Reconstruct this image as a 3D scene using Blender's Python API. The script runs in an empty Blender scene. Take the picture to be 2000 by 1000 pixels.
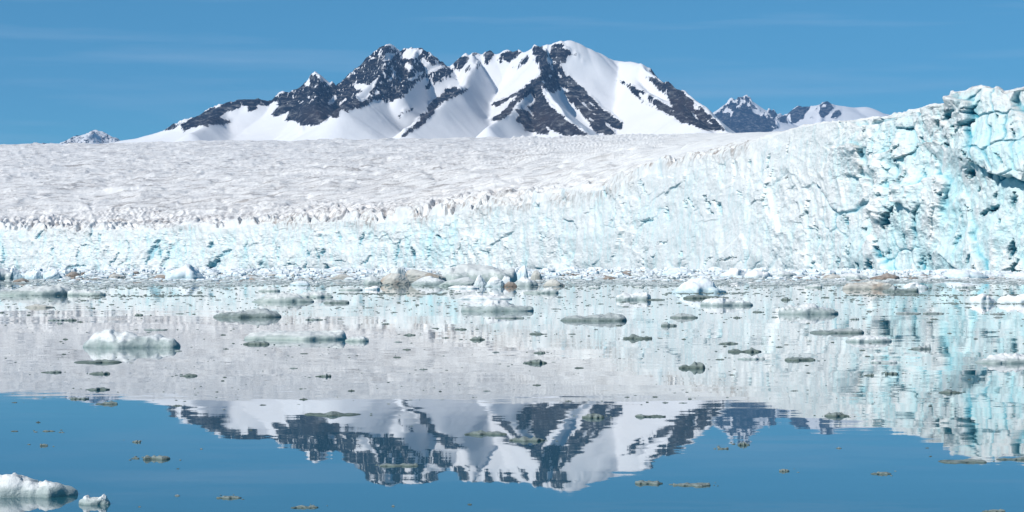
import bpy, math, random
import numpy as np
R = math.radians
rng = np.random.default_rng(7)
random.seed(7)
sc = bpy.context.scene
COL = sc.collection

# ------------------------------------------------------------------ camera
F = 4500.0            # focal length in photo pixels (photo 2000 x 1000)
CAMH = 2.0            # eye height above the water, metres
HOR = 524.0           # horizon row in the photo
cd = bpy.data.cameras.new('camera')
cd.sensor_width = 36.0
cd.lens = 36.0 * F / 2000.0
cd.shift_y = (HOR - 500.0) / 2000.0
cd.clip_start = 0.5
cd.clip_end = 90000.0
cam = bpy.data.objects.new('camera', cd)
COL.objects.link(cam)
cam.location = (0, 0, CAMH)
cam.rotation_euler = (R(90), 0, 0)
sc.camera = cam

# ------------------------------------------------------------------ light
SUN_EL = R(40)
SUN_AZ = R(-129)      # bearing of the sun from +Y, negative = to the left, behind the camera
w = bpy.data.worlds.new('World')
sc.world = w
w.use_nodes = True
nt = w.node_tree
nt.nodes.clear()
N = nt.nodes.new
L = nt.links.new
out = N('ShaderNodeOutputWorld')
bg = N('ShaderNodeBackground')
sky = N('ShaderNodeTexSky')
sky.sky_type = 'NISHITA'
sky.sun_disc = False
sky.sun_elevation = SUN_EL
sky.sun_rotation = SUN_AZ
sky.altitude = 1500
sky.air_density = 0.62
sky.dust_density = 0.0
sky.ozone_density = 3.0
bg.inputs['Strength'].default_value = 0.10
# polarised, deep blue arctic sky: one tint over the whole dome
tint = N('ShaderNodeMix'); tint.data_type = 'RGBA'; tint.blend_type = 'MULTIPLY'
tint.inputs[0].default_value = 1.0
tint.inputs[7].default_value = (0.33, 0.845, 0.875, 1)
L(sky.outputs[0], tint.inputs[6])
# faint stretched cirrus
tc = N('ShaderNodeTexCoord')
mp = N('ShaderNodeMapping'); mp.inputs['Scale'].default_value = (2.2, 2.2, 38)
nz = N('ShaderNodeTexNoise'); nz.inputs['Scale'].default_value = 2.3; nz.inputs['Detail'].default_value = 5
nz.inputs['Roughness'].default_value = 0.55
L(tc.outputs['Generated'], mp.inputs[0]); L(mp.outputs[0], nz.inputs['Vector'])
mr = N('ShaderNodeMapRange'); mr.inputs[1].default_value = 0.5; mr.inputs[2].default_value = 0.8
mr.inputs[3].default_value = 0.0; mr.inputs[4].default_value = 0.34
L(nz.outputs[0], mr.inputs[0])
cl = N('ShaderNodeMix'); cl.data_type = 'RGBA'
L(mr.outputs[0], cl.inputs[0]); L(tint.outputs[2], cl.inputs[6]); cl.inputs[7].default_value = (5.0, 6.6, 8.4, 1)
L(cl.outputs[2], bg.inputs['Color'])
L(bg.outputs[0], out.inputs['Surface'])

sl = bpy.data.lights.new('sun', 'SUN')
sl.energy = 4.45
sl.angle = R(0.5)
sl.color = (1.0, 0.955, 0.90)
so = bpy.data.objects.new('sun', sl)
COL.objects.link(so)
so.location = (-400, -600, 800)
so.rotation_euler = (R(90) - SUN_EL, 0, math.pi - SUN_AZ)

vs = sc.view_settings
vs.view_transform = 'Standard'
vs.look = 'None'
vs.gamma = 1
vs.exposure = 0.15
vs.use_curve_mapping = False
sc.cycles.max_bounces = 8
sc.cycles.diffuse_bounces = 5
sc.cycles.glossy_bounces = 3
sc.cycles.volume_bounces = 0
sc.cycles.caustics_reflective = False
sc.cycles.caustics_refractive = False
sc.cycles.use_adaptive_sampling = False

# thin blue air between the camera and the mountains
hm = bpy.data.materials.new('haze_air'); hm.use_nodes = True
hm.node_tree.nodes.clear()
ho = hm.node_tree.nodes.new('ShaderNodeOutputMaterial')
hv = hm.node_tree.nodes.new('ShaderNodeVolumePrincipled')
hv.inputs['Color'].default_value = (0.26, 0.54, 1.0, 1)
hv.inputs['Density'].default_value = 2.1e-5
hm.node_tree.links.new(hv.outputs[0], ho.inputs['Volume'])

# ------------------------------------------------------------------ numpy noise
def _h(ix, iy, iz, seed):
    h = (ix.astype(np.uint32) * np.uint32(374761393) + iy.astype(np.uint32) * np.uint32(668265263)
         + iz.astype(np.uint32) * np.uint32(2147483647 - 1234567) + np.uint32((seed * 974711) & 0xffffffff))
    h = (h ^ (h >> np.uint32(13))) * np.uint32(1274126177)
    h = (h ^ (h >> np.uint32(16))) * np.uint32(2246822519)
    h ^= h >> np.uint32(13)
    return (h & np.uint32(0xffffff)).astype(np.float32) / np.float32(0xffffff)

def vnoise(x, y, z=None, seed=0):
    """gradient-free value noise, -1..1"""
    x = np.asarray(x, np.float64); y = np.asarray(y, np.float64)
    xi = np.floor(x).astype(np.int64); yi = np.floor(y).astype(np.int64)
    u = (x - xi).astype(np.float32); v = (y - yi).astype(np.float32)
    u = u * u * u * (u * (u * 6 - 15) + 10); v = v * v * v * (v * (v * 6 - 15) + 10)
    if z is None:
        zz = np.zeros_like(xi)
        a = _h(xi, yi, zz, seed); b = _h(xi + 1, yi, zz, seed)
        c = _h(xi, yi + 1, zz, seed); d = _h(xi + 1, yi + 1, zz, seed)
        return ((a + (b - a) * u) * (1 - v) + (c + (d - c) * u) * v) * 2 - 1
    zi = np.floor(z).astype(np.int64); t = (z - zi).astype(np.float32); t = t * t * (3 - 2 * t)
    r = []
    for k in (0, 1):
        a = _h(xi, yi, zi + k, seed); b = _h(xi + 1, yi, zi + k, seed)
        c = _h(xi, yi + 1, zi + k, seed); d = _h(xi + 1, yi + 1, zi + k, seed)
        r.append((a + (b - a) * u) * (1 - v) + (c + (d - c) * u) * v)
    return (r[0] * (1 - t) + r[1] * t) * 2 - 1

def fbm(x, y, z=None, octv=4, seed=0, rough=0.5, ridged=False, rot=0.6):
    s = 0; a = 1.0; n = 0
    ca, sa = math.cos(rot), math.sin(rot)
    for o in range(octv):
        q = vnoise(x, y, z, seed + o * 17)
        if ridged: q = 1 - 2 * np.abs(q)
        s = s + a * q; n += a
        a *= rough
        x, y = (x * ca - y * sa) * 2.03 + 13.7, (x * sa + y * ca) * 2.03 + 7.1
        if z is not None: z = z * 2.03 + 3.3
    return s / n

def facets(x, y, seed=0, tilt=1.0, jit=0.9):
    """Voronoi blocks: each cell a tilted plane with its own offset. returns disp, edge distance, cell random"""
    xi = np.floor(x).astype(np.int64); yi = np.floor(y).astype(np.int64)
    z0 = np.zeros_like(xi)
    f1 = np.full(x.shape, 9.0, np.float32); f2 = f1.copy()
    best = [np.zeros(x.shape, np.float32) for _ in range(4)]
    for dx in (-1, 0, 1):
        for dy in (-1, 0, 1):
            cx = xi + dx; cy = yi + dy
            px = cx + 0.5 + (_h(cx, cy, z0, seed) - 0.5) * jit
            py = cy + 0.5 + (_h(cx, cy, z0, seed + 1) - 0.5) * jit
            ex = (x - px).astype(np.float32); ey = (y - py).astype(np.float32)
            d = np.sqrt(ex * ex + ey * ey)
            m = d < f1
            f2 = np.where(m, f1, np.minimum(f2, d))
            f1 = np.where(m, d, f1)
            hr = _h(cx, cy, z0, seed + 2)
            for k, val in enumerate((ex, ey, hr, _h(cx, cy, z0, seed + 3))):
                best[k] = np.where(m, val, best[k])
    ex, ey, hr, h2 = best
    ang = h2 * 6.283
    t = tilt * (0.3 + hr)
    disp = (hr - 0.5) * 2 * 0.7 + (ex * np.cos(ang) + ey * np.sin(ang)) * t
    return disp.astype(np.float32), (f2 - f1), h2

# ------------------------------------------------------------------ mesh helpers
def grid_mesh(name, P, attrs=None, mat=None, smooth=True, keep=None, close=False):
    """P: (rows, cols, 3) -> one quad sheet"""
    nr, nc, _ = P.shape
    me = bpy.data.meshes.new(name)
    idx = np.arange(nr * nc, dtype=np.int32).reshape(nr, nc)
    q = np.stack([idx[:-1, :-1], idx[:-1, 1:], idx[1:, 1:], idx[1:, :-1]], -1).reshape(-1, 4)
    if keep is not None:
        q = q[keep.reshape(-1)]
    me.vertices.add(nr * nc)
    me.vertices.foreach_set('co', P.astype(np.float32).reshape(-1))
    me.loops.add(q.size)
    me.loops.foreach_set('vertex_index', q.reshape(-1))
    me.polygons.add(len(q))
    me.polygons.foreach_set('loop_start', np.arange(0, q.size, 4, dtype=np.int32))
    me.polygons.foreach_set('loop_total', np.full(len(q), 4, np.int32))
    me.polygons.foreach_set('use_smooth', np.full(len(q), smooth, bool))
    for k, v in (attrs or {}).items():
        a = me.attributes.new(k, 'FLOAT', 'POINT')
        a.data.foreach_set('value', v.astype(np.float32).reshape(-1))
    me.update(calc_edges=True)
    if mat: me.materials.append(mat)
    return me

def poly_mesh(name, V, Fc, mat=None, smooth=False, attrs=None):
    """V (n,3), Fc (m,3 or 4) int"""
    me = bpy.data.meshes.new(name)
    k = Fc.shape[1]
    me.vertices.add(len(V)); me.vertices.foreach_set('co', np.asarray(V, np.float32).reshape(-1))
    me.loops.add(Fc.size); me.loops.foreach_set('vertex_index', Fc.astype(np.int32).reshape(-1))
    me.polygons.add(len(Fc))
    me.polygons.foreach_set('loop_start', np.arange(0, Fc.size, k, dtype=np.int32))
    me.polygons.foreach_set('loop_total', np.full(len(Fc), k, np.int32))
    me.polygons.foreach_set('use_smooth', np.full(len(Fc), smooth, bool))
    for a_, v in (attrs or {}).items():
        a = me.attributes.new(a_, 'FLOAT', 'POINT')
        a.data.foreach_set('value', np.asarray(v, np.float32).reshape(-1))
    me.update(calc_edges=True)
    if mat: me.materials.append(mat)
    return me

def add(name, me, kind=None, label=None, cat=None, group=None, parent=None, loc=None):
    o = bpy.data.objects.new(name, me)
    COL.objects.link(o)
    if loc is not None: o.location = loc
    if parent: o.parent = parent
    if kind: o['kind'] = kind
    if label: o['label'] = label
    if cat: o['category'] = cat
    if group: o['group'] = group
    return o

def interp(pts):
    xs = np.array([p[0] for p in pts], float); ys = np.array([p[1] for p in pts], float)
    return lambda x: np.interp(x, xs, ys)

# ------------------------------------------------------------------ materials
class Mat:
    def __init__(s, name):
        s.m = bpy.data.materials.new(name); s.m.use_nodes = True
        s.t = s.m.node_tree; s.b = s.t.nodes['Principled BSDF']; s.o = s.t.nodes['Material Output']
    def n(s, typ, **k):
        nd = s.t.nodes.new(typ)
        for a, v in k.items(): setattr(nd, a, v)
        return nd
    def l(s, a, b): s.t.links.new(a, b)
    def attr(s, name):
        a = s.n('ShaderNodeAttribute'); a.attribute_name = name; return a.outputs['Fac']
    def obj(s):
        return s.n('ShaderNodeTexCoord').outputs['Object']
    def pos(s):
        return s.n('ShaderNodeNewGeometry').outputs['Position']
    def mapping(s, vec, scale=(1, 1, 1), loc=(0, 0, 0), rot=(0, 0, 0)):
        m = s.n('ShaderNodeMapping'); s.l(vec, m.inputs[0])
        m.inputs['Scale'].default_value = scale; m.inputs['Location'].default_value = loc
        m.inputs['Rotation'].default_value = rot
        return m.outputs[0]
    def noise(s, vec, scale, detail=4, rough=0.55, dist=0.0):
        n = s.n('ShaderNodeTexNoise'); s.l(vec, n.inputs['Vector'])
        n.inputs['Scale'].default_value = scale; n.inputs['Detail'].default_value = detail
        n.inputs['Roughness'].default_value = rough; n.inputs['Distortion'].default_value = dist
        return n.outputs[0]
    def voro(s, vec, scale, feature='F1', rand=1.0):
        n = s.n('ShaderNodeTexVoronoi'); n.feature = feature; s.l(vec, n.inputs['Vector'])
        n.inputs['Scale'].default_value = scale; n.inputs['Randomness'].default_value = rand
        return n
    def math(s, op, a, b=None, c=None, clamp=False):
        n = s.n('ShaderNodeMath', operation=op, use_clamp=clamp)
        for i, v in enumerate((a, b, c)):
            if v is None: continue
            if isinstance(v, (int, float)): n.inputs[i].default_value = v
            else: s.l(v, n.inputs[i])
        return n.outputs[0]
    def rng(s, v, a, b, c=0.0, d=1.0, smooth=False):
        n = s.n('ShaderNodeMapRange'); s.l(v, n.inputs[0])
        if smooth: n.interpolation_type = 'SMOOTHSTEP'
        for i, q in zip((1, 2, 3, 4), (a, b, c, d)): n.inputs[i].default_value = q
        return n.outputs[0]
    def mix(s, f, a, b, blend='MIX'):
        n = s.n('ShaderNodeMix', data_type='RGBA', blend_type=blend)
        if isinstance(f, (int, float)): n.inputs[0].default_value = f
        else: s.l(f, n.inputs[0])
        for i, v in ((6, a), (7, b)):
            if isinstance(v, tuple): n.inputs[i].default_value = (*v, 1)
            else: s.l(v, n.inputs[i])
        return n.outputs[2]
    def bump(s, h, dist, strength=1.0, normal=None):
        n = s.n('ShaderNodeBump'); s.l(h, n.inputs['Height'])
        n.inputs['Distance'].default_value = dist; n.inputs['Strength'].default_value = strength
        if normal is not None: s.l(normal, n.inputs['Normal'])
        return n.outputs[0]
    def done(s, color, rough=0.8, normal=None, spec=0.3):
        if isinstance(color, tuple): s.b.inputs['Base Color'].default_value = (*color, 1)
        else: s.l(color, s.b.inputs['Base Color'])
        if isinstance(rough, (int, float)): s.b.inputs['Roughness'].default_value = rough
        else: s.l(rough, s.b.inputs['Roughness'])
        s.b.inputs['Specular IOR Level'].default_value = spec
        if normal is not None: s.l(normal, s.b.inputs['Normal'])
        return s.m

# glacier ice: white crust, cyan patches and hollows, deep blue fractures and recesses, brown dirt
g = Mat('glacier_ice')
p = g.pos()
big = g.noise(g.mapping(p, (1, 1, 0.6)), 0.035, 4, 0.55)
fine = g.noise(p, 0.45, 7, 0.68)
mid = g.noise(g.mapping(p, (1, 1, 0.55)), 0.16, 5, 0.62, 0.6)
white = g.mix(fine, (0.77, 0.80, 0.80), (0.84, 0.855, 0.85))
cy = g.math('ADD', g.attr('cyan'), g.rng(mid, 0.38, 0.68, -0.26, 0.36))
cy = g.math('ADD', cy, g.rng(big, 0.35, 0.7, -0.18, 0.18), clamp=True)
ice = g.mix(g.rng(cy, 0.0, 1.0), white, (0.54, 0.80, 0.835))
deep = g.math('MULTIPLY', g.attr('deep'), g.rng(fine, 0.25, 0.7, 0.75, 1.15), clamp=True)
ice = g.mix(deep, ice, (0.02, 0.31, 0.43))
tp = g.attr('top')
# weathered upper surface: greyish snow ice with fine dust in bands
sp = g.mapping(p, (0.0032, 0.0075, 0.0075), rot=(0, 0, R(-6)))
st = g.noise(sp, 1.0, 6, 0.62, 0.3)
st2 = g.noise(g.mapping(p, (0.009, 0.018, 0.018), rot=(0, 0, R(-6))), 1.0, 5, 0.7)
topc = g.mix(g.rng(st, 0.36, 0.68, smooth=True), (0.97, 0.965, 0.95), (0.90, 0.89, 0.875))
topc = g.mix(g.rng(st2, 0.55, 0.70, 0, 0.8), topc, (0.46, 0.43, 0.42))
st3 = g.noise(g.mapping(p, (0.030, 0.030, 0.030)), 1.0, 7, 0.75)
topc = g.mix(g.rng(st3, 0.55, 0.66, 0, 0.8), topc, (0.48, 0.46, 0.46))
st4 = g.noise(g.mapping(p, (0.011, 0.034, 0.034), loc=(3, 7, 1)), 1.0, 5, 0.7)
topc = g.mix(g.rng(st4, 0.56, 0.61, 0, 0.85), topc, (0.40, 0.37, 0.35))
topc = g.mix(g.rng(st3, 0.50, 0.38, 0, 0.8), topc, (0.95, 0.95, 0.945))
st5 = g.noise(g.mapping(p, (0.0022, 0.013, 0.013), loc=(1, 2, 9), rot=(0, 0, R(-9))), 1.0, 4, 0.6, 0.4)
topc = g.mix(g.rng(g.math('ABSOLUTE', g.math('SUBTRACT', st5, 0.5)), 0.016, 0.0, 0, 0.7), topc, (0.42, 0.40, 0.39))
ice = g.mix(tp, ice, topc)
dn = g.noise(p, 0.11, 6, 0.7)
dirt = g.math('MULTIPLY', g.attr('dirt'), g.rng(dn, 0.42, 0.66, 0, 1, True), clamp=True)
ice = g.mix(dirt, ice, (0.30, 0.255, 0.225))
bh = g.math('MULTIPLY', g.math('ADD', g.math('MULTIPLY', mid, 2.2), g.math('MULTIPLY', fine, 1.6)), g.attr('rough'))
bh = g.math('ADD', bh, g.math('MULTIPLY', g.math('MULTIPLY', st3, tp), 13.0))
MAT_ICE = g.done(ice, 0.62, g.bump(bh, 1.0, 0.75), 0.2)

# mountain: snow with bare rock
m = Mat('mountain_rock_and_snow')
p = m.pos()
n1 = m.noise(m.mapping(p, (1, 1, 1.2)), 0.012, 7, 0.68)
n2 = m.noise(m.mapping(p, (1, 1, 0.5), rot=(0, R(35), 0)), 0.03, 8, 0.72)
fld = m.math('ADD', m.attr('rock'), m.math('ADD', m.rng(n1, 0.36, 0.64, -0.14, 0.14), m.rng(n2, 0.38, 0.62, -0.34, 0.30)))
rk = m.math('MULTIPLY', m.rng(fld, 0.45, 0.55), m.rng(m.noise(m.mapping(p, (0.35, 0.35, 1.0), rot=(0, R(28), 0)), 0.05, 7, 0.75), 0.36, 0.50, 0.62, 1.0))
stra = m.noise(m.mapping(p, (0.15, 0.15, 1.0), rot=(R(8), R(14), 0)), 0.03, 5, 0.7)
rockc = m.mix(m.rng(stra, 0.3, 0.7), (0.004, 0.007, 0.016), (0.020, 0.025, 0.038))
rockc = m.mix(m.math('MULTIPLY', m.attr('brown'), m.rng(n1, 0.3, 0.62, 0.45, 1.0)), rockc, (0.062, 0.050, 0.050))
snow = m.mix(n1, (0.73, 0.75, 0.79), (0.79, 0.805, 0.83))
mc = m.mix(rk, snow, rockc)
bn = m.math('ADD', m.math('MULTIPLY', m.noise(p, 0.02, 8, 0.7), 40.0), m.math('MULTIPLY', stra, 8.0))
bmp = m.bump(m.math('MULTIPLY', bn, rk), 1.0, 1.0)
MAT_MTN = m.done(mc, 0.85, bmp, 0.1)

# water: calm fjord, tiny ripples given straight as slopes
q = Mat('fjord_water')
p = q.pos()
def slopes(scale, sx, sy, amp, detail):
    nn = q.n('ShaderNodeTexNoise'); q.l(q.mapping(p, (sx, sy, 1)), nn.inputs['Vector'])
    nn.inputs['Scale'].default_value = scale; nn.inputs['Detail'].default_value = detail
    nn.inputs['Roughness'].default_value = 0.5
    v = q.n('ShaderNodeVectorMath', operation='SUBTRACT'); q.l(nn.outputs['Color'], v.inputs[0])
    v.inputs[1].default_value = (0.5, 0.5, 0.5)
    v2 = q.n('ShaderNodeVectorMath', operation='MULTIPLY'); q.l(v.outputs[0], v2.inputs[0])
    v2.inputs[1].default_value = (amp, amp, 0)
    return v2.outputs[0]
def vadd(a, b):
    v = q.n('ShaderNodeVectorMath', operation='ADD'); q.l(a, v.inputs[0]); q.l(b, v.inputs[1]); return v.outputs[0]
sA = slopes(1.0, 0.045, 0.20, 0.0050, 2)
sB = slopes(1.0, 0.38, 1.15, 0.0050, 2)
sC = slopes(1.0, 1.5, 3.6, 0.0026, 2)
brz = q.rng(q.noise(q.mapping(p, (0.02, 0.10, 1)), 1.0, 3, 0.6), 0.40, 0.62, 0.45, 2.1, True)
vs_ = q.n('ShaderNodeVectorMath', operation='SCALE'); q.l(sC, vs_.inputs[0]); q.l(brz, vs_.inputs['Scale'])
tot = vadd(vadd(sA, sB), vs_.outputs[0])
up = q.n('ShaderNodeVectorMath', operation='ADD'); q.l(tot, up.inputs[0]); up.inputs[1].default_value = (0, 0, 1)
nm = q.n('ShaderNodeVectorMath', operation='NORMALIZE'); q.l(up.outputs[0], nm.inputs[0])
q.b.inputs['IOR'].default_value = 1.6
q.b.inputs['Specular Tint'].default_value = (0.93, 0.97, 1.0, 1)
MAT_WATER = q.done((0.020, 0.095, 0.125), 0.012, nm.outputs[0], 0.5)

def ice_mat(name, white, body, deepc, rough=0.6, sss=0.0, wl=0.02, bumpd=0.06, scale=6.0, dirtc=None):
    """floating ice: white crust on top, wet grey-green translucent body near the waterline"""
    a = Mat(name)
    p = a.obj()
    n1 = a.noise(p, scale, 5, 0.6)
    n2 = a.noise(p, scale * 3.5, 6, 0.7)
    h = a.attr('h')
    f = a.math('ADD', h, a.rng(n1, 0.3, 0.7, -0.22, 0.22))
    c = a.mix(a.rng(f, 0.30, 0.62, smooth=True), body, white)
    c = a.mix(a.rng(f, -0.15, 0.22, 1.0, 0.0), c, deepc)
    if dirtc: c = a.mix(a.rng(a.noise(p, scale * 0.55, 4, 0.6), 0.48, 0.66, 0, 0.85, True), c, dirtc)
    nb = a.bump(a.math('ADD', n1, a.math('MULTIPLY', n2, 0.4)), bumpd, 0.8)
    return a.done(c, max(rough, .5), nb, 0.3)
# ------------------------------------------------------------------ projection used only to place things on the ground
def ray(x, Y):
    return (x - 1000.0) / F * Y
def zat(y, Y):
    return CAMH + (HOR - y) / F * Y
def dist_w(yw):
    return F * CAMH / (yw - HOR)

def raster(polys, W=2000, H=320, blur=2.6):
    a = np.zeros((H, W), np.float32)
    for P in polys:
        P = np.array(P, float)
        x0, x1 = int(max(0, P[:, 0].min() - 1)), int(min(W, P[:, 0].max() + 2))
        y0, y1 = int(max(0, P[:, 1].min() - 1)), int(min(H, P[:, 1].max() + 2))
        gx, gy = np.meshgrid(np.arange(x0, x1) + .5, np.arange(y0, y1) + .5)
        ins = np.zeros(gx.shape, bool)
        for i in range(len(P)):
            xa, ya = P[i]; xb, yb = P[i - 1]
            if ya == yb: continue
            ins ^= ((ya > gy) != (yb > gy)) & (gx < (xb - xa) * (gy - ya) / (yb - ya) + xa)
        a[y0:y1, x0:x1] = np.maximum(a[y0:y1, x0:x1], ins)
    k = np.exp(-0.5 * (np.arange(-9, 10) / blur) ** 2); k /= k.sum()
    for ax in (0, 1):
        a = np.apply_along_axis(lambda v: np.convolve(v, k, 'same'), ax, a)
    return a
def sample(img, x, y):
    H, W = img.shape
    x = np.clip(x - .5, 0, W - 1.001); y = np.clip(y - .5, 0, H - 1.001)
    xi = x.astype(int); yi = y.astype(int); u = x - xi; v = y - yi
    return (img[yi, xi] * (1 - u) + img[yi, xi + 1] * u) * (1 - v) + (img[yi + 1, xi] * (1 - u) + img[yi + 1, xi + 1] * u) * v
def Z6(l): return [(300 + .3 * a, 70 + .3 * b) for a, b in l]
def Z7(l): return [(860 + .3 * a, 60 + .3 * b) for a, b in l]
def Z8(l): return [(1350 + .25 * a, 160 + .25 * b) for a, b in l]

ROCK = [
 Z6([(-20,640),(15,622),(130,575),(200,560),(300,505),(400,465),(430,455),(480,420),(520,430),(560,400),(600,400),(720,395),(760,393),(800,390),(830,365),(850,370),(950,280),(1020,225),(1060,250),(1110,310),(1140,335),(1210,265),(1290,185),(1390,115),(1440,60),(1550,60),(1600,110),(1660,55),(1750,60),(1840,155),(1880,150),(1950,210),
  (1935,270),(1880,300),(1840,320),(1760,360),(1770,310),(1820,260),(1750,280),(1690,330),(1655,370),(1610,410),(1500,440),(1500,405),(1400,445),(1270,495),(1215,480),(1200,530),(1160,535),(1140,490),(1135,545),(1050,575),(960,580),(900,550),(850,555),(870,515),(910,475),(850,510),(800,527),(770,520),(800,455),(825,430),(780,430),(740,455),(700,450),(660,480),(595,495),(610,450),(560,460),(520,490),(485,515),(520,475),(430,520),(420,530),(505,550),(505,565),(440,582),(380,580),(300,590),(250,600),(180,630),(195,600),(120,605),(60,615)]),
 [(774,271),(807,244),(819,233),(820,223),(834,221),(837,205),(858,187),(870,175),(884,169),(896,171),(899,174),(923,171),(890,189),(872,198),(850,215),(845,225),(830,240),(805,257),(780,270)],
 [(772,230),(790,217),(812,209),(800,220),(780,229)], [(583,261),(595,249),(590,259)],
 Z7([(70,255),(85,215),(120,180),(170,160),(185,190),(150,235),(80,268)]), Z7([(155,270),(190,230),(205,235),(185,275)]), Z7([(225,250),(245,200),(262,205),(245,250)]),
 Z7([(280,190),(290,140),(320,120),(345,150),(325,210),(290,220)]), Z7([(185,160),(240,140),(280,145),(215,165)]), Z7([(360,205),(385,170),(410,180),(395,210)]),
 Z7([(385,160),(440,125),(530,135),(500,180),(450,205),(420,210),(425,180)]),
 Z7([(375,298),(470,236),(520,198),(575,152),(588,165),(575,195),(500,242),(430,272)]),
 Z7([(-10,195),(30,205),(65,240),(75,290),(20,330),(-15,345)]),
 Z7([(590,165),(600,120),(625,95),(660,100),(695,150),(690,190),(710,220),(690,240),(650,270),(640,205),(600,200),(635,150)]),
 Z7([(660,270),(700,215),(760,205),(790,235),(850,295),(900,345),(960,400),(1010,455),(1060,510),(1130,560),(1185,600),(1180,645),(1130,640),(1140,682),(1020,665),(990,640),(960,600),(920,540),(850,470),(770,385),(720,412),(690,370),(650,350),(680,410),(690,450),(720,490),(780,550),(850,600),(960,670),(990,688),(900,685),(800,680),(720,640),(650,590),(590,530),(560,500),(600,490),(610,455),(590,430),(595,400),(570,415),(520,460),(470,510),(430,570),(400,582),(305,590),(340,565),(400,530),(450,480),(500,430),(545,395),(480,430),(380,490),(320,495),(350,475),(440,430),(530,375),(580,335),(640,295)]),
 Z7([(700,150),(740,90),(790,80),(812,120),(850,130),(850,160),(820,180),(810,215),(750,205),(720,175)]), Z7([(865,150),(880,150),(915,182),(890,180)]), Z7([(885,215),(945,200),(940,212)]),
 Z7([(480,515),(530,508),(600,560),(680,620),(722,675),(640,670),(560,650),(530,600),(490,590),(510,550)]),
 Z7([(1138,320),(1180,322),(1250,360),(1350,415),(1420,450),(1500,500),(1560,540),(1640,612),(1580,607),(1500,548),(1440,522),(1380,490),(1340,480),(1270,430),(1240,380)]),
 Z7([(1355,245),(1380,248),(1450,315),(1550,370),(1650,460),(1740,535),(1800,585),(1860,650),(1790,648),(1740,640),(1680,632),(1620,605),(1560,560),(1520,500),(1460,420),(1400,360),(1340,300),(1322,275),(1370,290),(1400,310),(1460,350),(1500,372),(1430,318),(1365,262)]),
]
SNOWP = [
 Z6([(1290,325),(1345,310),(1400,320),(1485,245),(1445,310),(1390,420),(1340,425),(1310,385),(1385,350),(1310,350)]),
 Z6([(1130,450),(1160,395),(1192,390),(1172,440)]), Z6([(1205,440),(1255,408),(1258,418),(1215,450)]), Z6([(1395,415),(1440,390),(1455,345),(1465,375),(1410,415)]),
 Z6([(1500,170),(1515,105),(1575,120),(1545,165)]), Z6([(1600,150),(1640,90),(1700,75),(1755,90),(1735,125),(1690,150)]), Z6([(1640,308),(1660,285),(1720,240),(1745,245),(1700,275)]),
 Z6([(1760,250),(1800,205),(1850,185),(1900,195),(1860,215),(1800,240)]), Z6([(1740,140),(1770,200),(1800,190),(1765,150)]), Z6([(1530,285),(1570,225),(1575,250),(1545,290)]),
 Z6([(970,320),(1010,280),(1020,300),(990,335)]), Z6([(970,270),(1010,240),(1000,262)]), Z6([(1270,255),(1320,225),(1322,235),(1285,260)]), Z6([(940,440),(990,410),(960,440)]), Z6([(1000,440),(1048,400),(1015,445)]), Z6([(120,605),(160,585),(195,595),(160,605)]),
 Z6([(1560,330),(1582,316),(1575,342)]), Z6([(1640,180),(1690,200),(1680,225),(1655,215)]), Z6([(1400,130),(1460,140),(1445,150),(1410,145)]),
 Z7([(650,318),(668,318),(685,345),(670,340)]), Z7([(760,270),(775,268),(800,300),(790,310)]), Z7([(800,250),(815,265),(850,325),(835,320)]), Z7([(765,340),(830,390),(830,412),(785,370)]),
 Z7([(860,420),(1000,530),(1095,610),(1080,600),(960,510),(880,440)]), Z7([(950,550),(1040,620),(1040,630),(960,570)]), Z7([(940,430),(985,470),(1030,515),(1000,500),(955,450)]), Z7([(850,362),(880,385),(870,382)]),
 Z7([(1075,590),(1140,640),(1125,650),(1070,600)]), Z7([(960,390),(1010,440),(1000,440)]), Z7([(690,285),(735,290),(720,302)]),
 Z7([(1280,405),(1350,425),(1370,470),(1410,490),(1460,520),(1400,495),(1345,475),(1300,430)]), Z7([(1645,485),(1665,485),(1695,520),(1660,515)]), Z7([(1620,515),(1650,540),(1690,590),(1660,570)]), Z7([(1575,560),(1600,558),(1610,570)]), Z7([(1695,540),(1780,610),(1760,605),(1710,560)]), Z7([(1540,425),(1600,470),(1605,485),(1560,450)]), Z7([(1500,512),(1525,520),(1520,530)]),
]
ROCK2 = [Z8([(160,275),(215,243),(275,185),(305,140),(350,115),(450,118),(480,180),(540,225),(600,262),(650,300),(690,360),(600,400),(280,400)]),
 Z8([(595,245),(610,222),(640,222),(670,265),(650,285)]), Z8([(650,285),(700,268),(740,262),(765,320),(700,312)]),
 Z8([(735,262),(800,215),(850,165),(880,175),(940,185),(935,212),(885,250),(875,285),(820,320),(780,318),(770,275)]),
 Z8([(1005,235),(1015,180),(1050,135),(1090,150),(1120,200),(1070,255),(1030,283),(1002,255)]), Z8([(1078,288),(1130,218),(1170,222),(1180,248),(1130,285)]), Z8([(915,285),(945,277),(950,295)]), Z8([(970,215),(985,205),(985,240)])]
SNOW2 = [Z8([(315,160),(350,130),(375,165)]), Z8([(375,145),(420,135),(425,165),(385,170)]), Z8([(425,150),(465,180),(445,185)]), Z8([(345,180),(395,172),(385,195)]), Z8([(240,235),(300,205),(328,235),(318,270),(300,240),(255,245)]),
 Z8([(455,215),(500,210),(560,240),(590,270),(605,300),(560,260),(545,275),(510,250)]), Z8([(620,340),(655,350),(650,370)]), Z8([(430,180),(470,182),(455,200)]), Z8([(760,258),(785,250),(775,300),(755,280)]), Z8([(1035,175),(1060,185),(1040,205),(1020,205)]), Z8([(830,225),(860,250),(850,255)]), Z8([(500,350),(540,358),(510,362)])]
mk = raster(ROCK) - raster(SNOWP, blur=1.4)
mk2 = raster(ROCK2, blur=1.2) - raster(SNOW2, blur=.8)

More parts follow.
